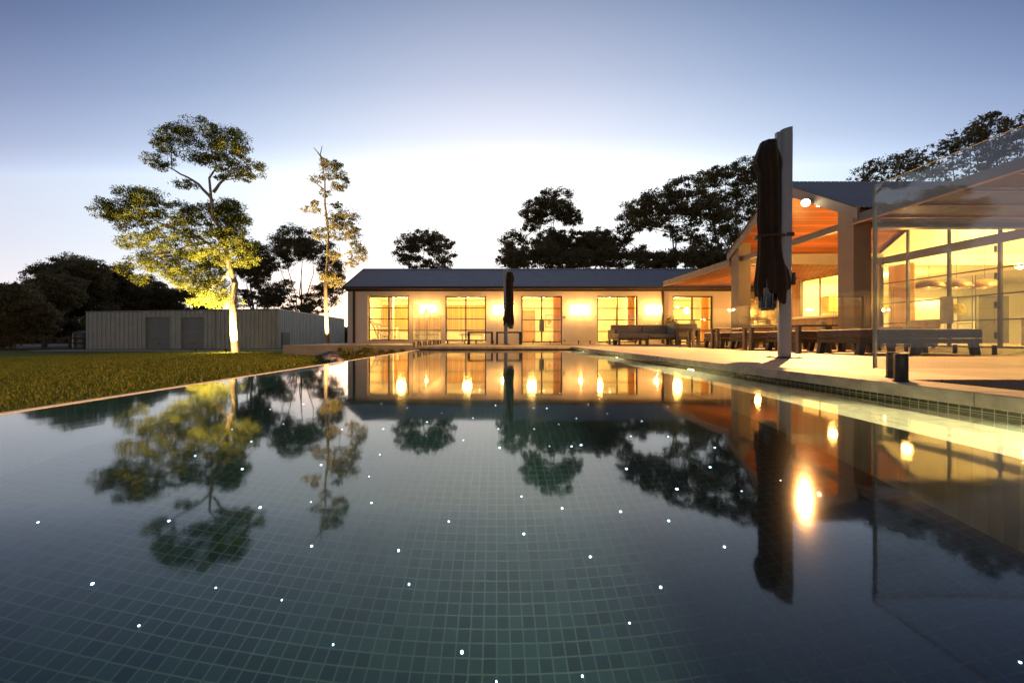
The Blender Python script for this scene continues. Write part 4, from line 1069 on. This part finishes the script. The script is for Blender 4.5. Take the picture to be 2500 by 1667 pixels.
def rail_fence():
    t = thing('rail_fence', 'low timber rail fence in the dark at the far left of the lawn', 'fence', (-40, 26, -.55))
    n = 9
    pts = [Vector((-40+(-37.5+40)*0-0+(i*1.0)*.9-0, 25.0+i*1.1, -.55)) for i in range(n)]
    for p in pts: b = MB(); b.box(p.x-.07, p.x+.07, p.y-.07, p.y+.07, -.6, .45); b.build('post', M['arm_face'], t)
    for a_, c_ in zip(pts[:-1], pts[1:]):
        for z in (-.15, .25):
            b = MB(); b.tube([(a_.x, a_.y, z), (c_.x, c_.y, z)], .05, 4); b.build('rail', M['arm_face'], t)
rail_fence()
bed = MB()
for j in range(14):
    for i in range(14):
        y = 10.0+5.35*j/13; x = -.43*y+(-2.64+.43*y)*i/13
        bed.v.append((x, y, ground_z(min(x, -2.6), y)+.07+.09*math.sin(i*2.1+j)*math.cos(j*1.7)+(.20*j/13)))
for j in range(13):
    for i in range(13): a_ = j*14+i; bed.f.append((a_, a_+1, a_+15, a_+14))
struct(bed.build('garden_bed', M['soil'], smooth=True, flat=True))
def rock(x, y, s, label):
    bm = bmesh.new(); bmesh.ops.create_icosphere(bm, subdivisions=3, radius=1)
    sd_ = random.random()*99
    for v in bm.verts:
        n = 1+.22*math.sin(v.co.x*3+sd_)*math.cos(v.co.y*2.5+sd_*2)+.12*math.sin(v.co.z*5+sd_)
        v.co = Vector((v.co.x*s*1.35*n, v.co.y*s*n, max(v.co.z, -.5)*s*.55*n))
    me = bpy.data.meshes.new('rock'); bm.to_mesh(me); bm.free(); me.materials.append(M['rock'])
    for p in me.polygons: p.use_smooth = True
    o = bpy.data.objects.new('garden_rock', me); COL.objects.link(o); o.location = (x, y, ground_z(x, y)+.16); o.rotation_euler = (0, 0, random.random()*6)
    tag(o, label, 'rock', 'rocks edging the garden bed')
rl = ['pale rock at the left corner of the garden bed', 'flat pale rock beside the bushy garden shrub', 'round pale rock at the near tip of the garden bed', 'pale rock half under the bushy garden shrub', 'long pale rock along the pool side of the garden bed', 'small pale rock behind the shrubs near the terrace', 'mid sized pale rock next to the lawn edge', 'small round rock closest to the pool edge']
for (px, py, Yr, s), lab in zip(((812, 862, 11.2, .16), (830, 868, 10.8, .14), (808, 872, 10.5, .13), (822, 875, 10.2, .13), (905, 867, 10.6, .15), (845, 858, 12.0, .12), (800, 866, 11.6, .12), (925, 862, 11.2, .10)), rl):
    rock((px-VX)/F*Yr, Yr, s, lab)
def shrub(x, y, w, h, label, n=1600):
    z = ground_z(x, y)+.12; t = thing('garden_shrub', label, 'shrub', (x, y, z), 'shrubs in the garden bed')
    P = []
    for k in range(14):
        c = np.array([x+random.uniform(-w, w)*.75, y+random.uniform(-w, w)*.6, z+h*random.uniform(.25, .85)])
        P.append(c+RNG.normal(size=(n//14, 3))*np.array([w*.22, w*.22, h*.14]))
    leaf_quads('foliage', np.concatenate(P), .09, .022, M['leaf_shrub'], t)
    b = MB()
    for k in range(7): b.tube([(x, y, z-.05), (x+random.uniform(-w, w)*.6, y+random.uniform(-w, w)*.5, z+h*.6)], [.012, .005], 5)
    b.build('stem', M['bark_dark'], t)
for (px, Yr, w, h, lab) in ((868, 11.0, .42, .42, 'large bushy green shrub in the garden bed'), (935, 11.6, .20, .26, 'small round shrub in the middle of the garden bed'), (965, 11.9, .3, .2, 'low spreading shrub nearest the pool corner'),
    (833, 14.9, .14, .32, 'small tuft against the terrace edge, leftmost'), (885, 14.9, .14, .34, 'small tuft against the terrace edge, second from left'), (908, 14.9, .13, .34, 'small tuft against the terrace edge, third from left'),
    (932, 14.9, .14, .28, 'small tuft against the terrace edge, fourth from left'), (957, 14.9, .13, .34, 'small tuft against the terrace edge, fifth from left'), (984, 14.9, .13, .34, 'small tuft against the terrace edge, nearest the glass fence')):
    shrub((px-VX)/F*Yr, Yr, w, h, lab, 1500 if w > .3 else 500)

# ------------------------------------------------------------------ trees
def tree(label, Y, z0, trunk, clusters, leaf, bark, r0=.25, depth=.8, name='gum_tree', dens=1.0, LL=.20, LW=.05, group=None, extra=(), clump=.42, base=None, twig=1.0):
    """trunk: list of photo points from base to top; clusters: (px, py, rx, ry) foliage masses; all at about distance Y"""
    s = Y/F
    tp = [PX(px, py, Y) for px, py in trunk]
    tp[0].z = z0
    rnd = random.Random(int(Y*10+trunk[0][0]))
    for i in range(1, len(tp)): tp[i].y += rnd.uniform(-.25, .25)*min(i, 2)
    t = thing(name, label, 'tree', tp[0], group)
    # resample trunk
    n = len(tp); rs = [r0*(1-.88*(i/(n-1))**.9) for i in range(n)]
    b = MB(); b.tube([tp[0]-Vector((0,0,.3))]+tp, [r0*1.25]+rs, 10)
    C = []
    for (px, py, rx, ry) in clusters:
        c = PX(px, py, Y); c.y += rnd.uniform(-1, 1)*depth*max(rx, 25)*s*.9
        C.append((c, rx*s, ry*s))
    for br in extra:
        q = [PX(px, py, Y) for px, py in br]
        qq = [q[0]]
        for a_, c_ in zip(q[:-1], q[1:]):
            L_ = (c_-a_).length
            for f_ in (.33, .66): qq.append(a_.lerp(c_, f_)+Vector((rnd.uniform(-.05, .05), rnd.uniform(-.05, .05), rnd.uniform(-.03, .05)))*L_)
            qq.append(c_)
        q = qq; m = len(q)
        b.tube(q, [r0*.42*(1-.75*i/(m-1)) for i in range(m)], 8)
    lines = [tp]+[[PX(px, py, Y) for px, py in br] for br in extra]
    for (c, rx, rz) in C:
        # start from the nearest skeleton point lying below the cluster
        best = None
        for ln in lines:
            for i, p in enumerate(ln):
                for f_ in (0, .5):
                    if i == 0 and ln is tp and len(ln) > 2: continue
                    q = p.lerp(ln[min(i+1, len(ln)-1)], f_)
                    d = (Vector((q.x, q.y*.3, 0))-Vector((c.x, c.y*.3, 0))).length + abs(c.z-q.z-.5*rz)*.7 + (3*rz if q.z > c.z else 0)
                    if best is None or d < best[0]: best = (d, q)
        q = best[1]; L = (c-q).length
        mid = q.lerp(c, .5)+Vector((rnd.uniform(-.06, .06)*L, rnd.uniform(-.06, .06)*L, -.05*L))
        rr = min(r0*.25, .012+.008*L)*twig
        b.tube([q, mid, c], [rr, rr*.7, rr*.35], 6)
        for k in range(6):
            e_ = c+Vector((rnd.uniform(-1, 1)*rx, rnd.uniform(-1, 1)*rx*.7, rnd.uniform(-.5, 1)*rz))*.9
            st = mid.lerp(c, rnd.uniform(.2, 1)); b.tube([st, st.lerp(e_, .5)+Vector((0,0,.04*L)), e_], [rr*.4, rr*.28, rr*.12], 5)
    b.build('trunk', M[bark], t, smooth=True)
    PP = []
    for (c, rx, rz) in C:
        nc = max(22, int(22+rx*rz*9)); nc = min(nc, 150)
        area = math.pi*rx*rz; rx, rz = rx*1.18, rz*1.22; area *= 1.4; nl = int(area/(LL*LW)*5.5*dens); per = max(12, int(nl*.88)//nc)
        for k in range(nc):
            while True:
                u = np.array([rnd.uniform(-1, 1) for _ in range(3)])
                if .15 < np.dot(u, u) < 1: break
            cc = np.array([c.x, c.y, c.z])+u*np.array([rx, max(rx, rz)*depth, rz])
            cr = clump*.66*(rx*rz)**.5*rnd.uniform(.45, 1.2)
            d = RNG.normal(size=(per, 3)); d /= np.linalg.norm(d, axis=1)[:, None]
            PP.append(cc+d*np.array([cr*1.25, cr*1.25, cr*.72])*RNG.random((per, 1))**.45)
        m_ = int(nl*.12); g3 = RNG.normal(size=(m_, 3)); g3 /= np.linalg.norm(g3, axis=1)[:, None]
        PP.append(np.array([c.x, c.y, c.z])+g3*RNG.random((m_, 1))**.4*np.array([rx, max(rx, rz)*depth, rz])*1.15)
    leaf_quads('crown', np.concatenate(PP), LL, LW, M[leaf], t, .5)
    return t

# lit feature tree on the lawn
TY = 22.5
tree('large floodlit gum tree leaning on the lawn in front of the shed', TY, -.62,
     [(576, 860), (576, 800), (573, 740), (566, 690), (560, 650), (551, 605), (540, 570), (530, 535), (521, 490), (520, 440), (519, 400), (510, 350)],
     [(489,322,48,24),(431,335,32,22),(551,340,42,26),(419,364,26,18),(477,362,48,22),(572,368,32,20),(394,397,30,15),(596,403,34,18),(551,424,28,13),(448,449,26,9),(539,391,30,16),(600,430,18,12),
      (323,474,52,24),(356,486,26,18),(265,513,34,20),(298,517,38,22),(344,536,40,20),(307,557,15,9),(380,520,22,14),
      (431,519,30,24),(497,515,42,24),(539,532,44,28),(578,548,26,24),(398,567,34,18),(352,594,38,18),(468,545,30,20),(415,611,44,20),(361,633,48,20),(307,656,20,14),(477,626,44,20),(435,669,52,26),(497,665,38,28),(398,650,38,22),
      (525,575,30,20),(565,512,28,20),(520,620,34,22),(450,580,30,18),(540,640,24,18),(586,598,36,20),(594,632,28,20),(570,580,30,20),(510,702,38,24),(531,730,34,18),(485,739,18,9),(340,681,18,13),(574,741,10,14),(555,500,25,15)],
     'leaf_lit', 'bark_light', .215, .75, dens=1.25, LL=.15, LW=.042,
     extra=[[(560,650),(535,615),(505,592),(470,572),(430,560),(390,545),(350,520),(310,505)], [(551,605),(530,580),(505,540),(490,520)], [(519,490),(485,450),(440,425),(400,400)], [(521,470),(545,440),(580,410)], [(500,592),(460,600),(420,618),(370,630)], [(560,660),(535,690),(510,705)]], clump=.6)
# its uplights
for i, (dx, dy, e_) in enumerate(((.2, -1.1, 900), (-1.6, -.9, 500))):
    X0 = (576-VX)/F*TY
    q = Vector((X0+dx, TY+dy, ground_z(X0+dx, TY+dy)))
    t = thing('ground_spotlight', ['ground spotlight at the foot of the floodlit tree', 'ground spotlight left of the floodlit tree foot'][i], 'spotlight', q)
    b = MB(); b.tube([(q.x, q.y, q.z), (q.x, q.y, q.z+.12)], .012, 6); b.build('stake', M['black'], t)
    b = MB(); b.lathe([(.045, q.z+.10), (.06, q.z+.26), (.053, q.z+.26), (.045, q.z+.19)], q.x, q.y, 14); b.build('housing', M['black'], t)
    b = MB(); b.lathe([(.042, q.z+.191), (.042, q.z+.196)], q.x, q.y, 14); b.build('lens', M['glow_warm'], t)
    if i == 0: lamp('POINT', (q.x-.15, q.y+.25, q.z+.30), 130, (1, .70, .28), .05, parent=t)
    aim = (X0-.3, TY, 5.0) if i == 0 else (X0-4.0, TY, 6.0)
    lamp('SPOT', (q.x, q.y+.06, q.z+.27), e_*15, (1, .70, .24), .05, spot=110, blend=.8, aim=aim, parent=t)
# slender tree
X0 = (801-VX)/F*25.0; q = Vector((X0+.2, 23.9, ground_z(X0, 23.9)))
t = thing('ground_spotlight', 'ground spotlight at the foot of the slender tree', 'spotlight', q)
b = MB(); b.lathe([(.045, q.z), (.06, q.z+.22), (.053, q.z+.22), (.045, q.z+.15)], q.x, q.y, 14); b.build('housing', M['black'], t)
b = MB(); b.lathe([(.042, q.z+.151), (.042, q.z+.156)], q.x, q.y, 14); b.build('lens', M['glow_warm'], t)
lamp('SPOT', (q.x, q.y+.06, q.z+.25), 9500, (1, .64, .24), .05, spot=70, blend=.8, aim=(X0, 25, 6), parent=t)
tree('tall slender sparse gum tree left of the wing', 25.0, -.55, [(801, 850), (800, 760), (801, 700), (800, 640), (799, 560), (797, 500), (794, 440), (789, 385), (782, 352)],
     [(803,408,26,18),(830,446,20,15),(772,434,16,8),(837,463,10,8),(761,512,20,8),(772,498,9,6),(841,530,30,20),(818,537,20,14),(784,568,22,14),(830,570,24,17),(864,577,16,20),(876,618,18,24),(864,646,14,9),(818,625,16,10),(811,683,24,16),(795,400,14,12),(790,470,12,8),(815,495,12,7)],
     'leaf_slim', 'bark_light', .14, .8, dens=1.15, LL=.17, LW=.045, clump=.55, name='slender_gum_tree',
     extra=[[(801,655),(820,635),(845,618),(870,612)], [(799,560),(820,540),(840,530)], [(790,390),(775,372),(765,360)], [(797,470),(775,450),(745,435)]])
# dark trees
TB = 'trees beyond the shed'
def blob(cx, cy, rx, ry, n, seed, jx=.62):
    """foliage masses filling an ellipse of the picture"""
    r = random.Random(seed); out = []
    for k in range(n):
        a_, q = r.uniform(0, 6.283), math.sqrt(r.random())
        out.append((cx+rx*jx*q*math.cos(a_)*1.15, cy+ry*jx*q*math.sin(a_)*1.15, rx*r.uniform(.26, .42), ry*r.uniform(.24, .38)))
    return out
darks = [
 ('dark dense tree at the far left edge behind the lawn', 30, (30, 850), [(28, 800), (20, 740)], blob(15, 765, 95, 85, 16, 1)),
 ('dark spreading tree behind the rail fence', 36, (110, 850), [(112, 790), (120, 730)], blob(120, 735, 85, 75, 14, 2)+blob(120, 800, 80, 40, 8, 22)),
 ('tallest dark bushy tree behind the left part of the shed', 40, (200, 850), [(205, 780), (210, 700)], blob(190, 700, 95, 72, 16, 3)+blob(200, 780, 90, 60, 10, 33)),
 ('dark rounded tree above the left end of the shed', 44, (285, 850), [(285, 780), (275, 700)], blob(275, 715, 75, 75, 12, 4)+blob(290, 790, 70, 50, 8, 44)),
 ('dark tree behind the shed doors', 48, (370, 850), [(370, 790), (365, 720)], blob(370, 735, 85, 60, 14, 5)+blob(400, 790, 60, 40, 8, 55)),
 ('dark low tree behind the floodlit tree', 50, (470, 850), [(470, 790), (475, 730)], blob(460, 740, 70, 42, 10, 6)),
 ('dark dense tree right behind the floodlit trunk', 44, (620, 850), [(622, 770), (618, 700), (612, 620)], blob(625, 640, 55, 62, 14, 7)+blob(640, 720, 60, 40, 9, 77)+[(600, 600, 25, 18)]),
 ('open crowned tree with bare limbs behind the shed corner', 46, (735, 850), [(735, 780), (738, 720), (735, 660)], [(735,585,45,20),(700,605,40,22),(770,610,42,22),(680,640,30,18),(800,650,32,20),(745,620,50,16),(820,690,25,22),(690,700,25,16),(790,720,34,24),(730,735,28,18),(770,760,30,16),(700,760,22,14)]),
 ('dark low bushes between the slender tree and the wing', 60, (850, 845), [(850, 820), (850, 800)], [(835,815,18,16),(848,828,12,12)]),
 ('round topped tree behind the left part of the wing roof', 42, (1035, 845), [(1035, 700), (1035, 640)], [(1035,572,38,16),(1000,590,30,18),(1070,592,30,18),(985,622,24,18),(1088,625,22,18),(1035,600,40,18),(1010,640,30,14),(1060,645,34,14)]),
 ('small round tree left of the tall one behind the roof', 40, (1255, 845), [(1258, 700), (1262, 650)], [(1253,590,28,20),(1240,612,18,14),(1295,605,22,16),(1265,632,30,16),(1240,638,16,10)]),
 ('tall tree with a rounded high crown above the middle of the roof', 40, (1345, 845), [(1345, 700), (1345, 600), (1346, 545)], [(1350,497,42,22),(1310,512,32,22),(1390,520,22,22),(1300,540,22,22),(1345,520,50,14),(1408,530,16,18),(1370,505,30,18)]),
 ('dense dark tree below the tall rounded crown', 38, (1400, 845), [(1400, 720), (1400, 640)], blob(1400, 600, 78, 48, 20, 8)+[(1335,585,22,22),(1345,620,32,22)]),
 ('dark conical tree left of the big spreading tree', 39, (1475, 845), [(1475, 720), (1470, 640)], blob(1470, 600, 52, 46, 12, 9)),
 ('very large spreading tree with fanning limbs above the right part of the roof', 36, (1645, 845), [(1645, 740), (1645, 660), (1640, 600), (1640, 540)],
    [(1660,470,45,18),(1610,488,40,20),(1700,490,45,22),(1565,510,38,20),(1740,510,30,22),(1540,545,36,20),(1515,580,24,20),(1600,520,50,20),(1650,510,55,22),(1700,530,45,22),(1760,545,26,28),(1590,555,30,12),(1670,560,34,18),(1740,590,40,26),(1765,620,30,22),(1560,620,20,14),(1600,632,30,12),(1650,625,26,14),(1700,630,40,18),(1500,600,18,14)]),
 ('low dark bushes just above the middle of the wing roof', 34, (1380, 845), [(1380, 720), (1380, 660)], [(x_, 632+6*math.sin(x_), 26, 22) for x_ in range(1240, 1540, 26)]+[(1330,600,30,22),(1470,580,24,20)]),
 ('low dark bushes above the right part of the wing roof', 33, (1640, 845), [(1640, 720), (1640, 670)], [(x_, 636+6*math.sin(x_), 26, 20) for x_ in range(1560, 1830, 26)]),
 ('tall airy tree behind the near umbrella', 40, (1800, 845), [(1800, 700), (1800, 600), (1795, 500), (1800, 440)],
    [(1770,420,30,16),(1825,410,36,16),(1735,440,34,16),(1800,440,40,16),(1850,440,28,20),(1715,450,16,10),(1770,470,36,18),(1830,480,38,20),(1800,520,34,22),(1850,530,26,26),(1790,570,34,20),(1830,590,34,24)]),
]
for (lab, Y, base, tr, cl) in darks:
    z0 = -.7
    ex = []
    r = random.Random(int(base[0]))
    c0 = tr[min(1, len(tr)-1)]
    for k in range(7 if len(cl) > 10 else 4):
        q = cl[r.randrange(len(cl))]; ex.append([tr[0], ((tr[0][0]+q[0])/2+(q[0]-tr[0][0])*.12, (tr[0][1]+q[1])/2), (q[0], q[1])])
    tree(lab, Y, z0, [base]+tr, cl, 'leaf_dark', 'bark_dark', .19, .8, dens=2.0, LL=.27, LW=.085, name='dark_gum_tree', group=TB, extra=ex, clump=.5)
# trees above the pavilion, seen partly through the near glass
rt = [
 ('wide flat topped tree over the pavilion ridge', 30, (2170, 845), [(2170, 600), (2175, 500)], [(2110,425,30,14),(2150,405,36,15),(2200,395,40,16),(2240,385,34,14),(2180,420,50,12),(2240,415,40,12),(2130,440,34,9),(2210,440,50,8)]),
 ('spreading tree right of the flat topped one', 26, (2330, 845), [(2335, 600), (2340, 480)], [(2290,370,34,16),(2330,350,36,16),(2370,355,40,20),(2310,400,44,18),(2360,390,44,20),(2280,420,34,12),(2350,430,44,9)]),
 ('tallest tree at the right edge above the roofs', 24, (2440, 845), [(2440, 560), (2445, 430)], [(2400,300,26,14),(2440,296,34,16),(2380,325,34,16),(2430,330,44,18),(2480,330,44,24),(2490,370,44,26),(2440,375,34,16),(2520,300,40,24),(2400,410,22,8)]),
]
for (lab, Y, base, tr, cl) in rt:
    ex = []
    for q in cl: ex.append([tr[0], ((tr[0][0]+q[0])/2+(q[0]-tr[0][0])*.1, (tr[0][1]+q[1])/2+20), (q[0], q[1])])
    tree(lab, Y, -.7, [base]+tr, cl, 'leaf_dark', 'bark_dark', .14, .8, dens=.8, LL=.22, LW=.08, name='dark_gum_tree', group='trees above the pavilion', extra=ex, clump=.5)
# distant hedge line, one mass
n = 26000
P = np.stack([RNG.uniform(-130, 60, n), RNG.uniform(70, 78, n), -1+RNG.random(n)**1.2*(3.2+1.0*np.sin(np.arange(n)*.0))], 1)
hd = leaf_quads('distant_wood', P, .9, .5, M['leaf_dark'], None); tag(hd, 'low dark line of distant bush behind the shed', 'bushland', kind='stuff')
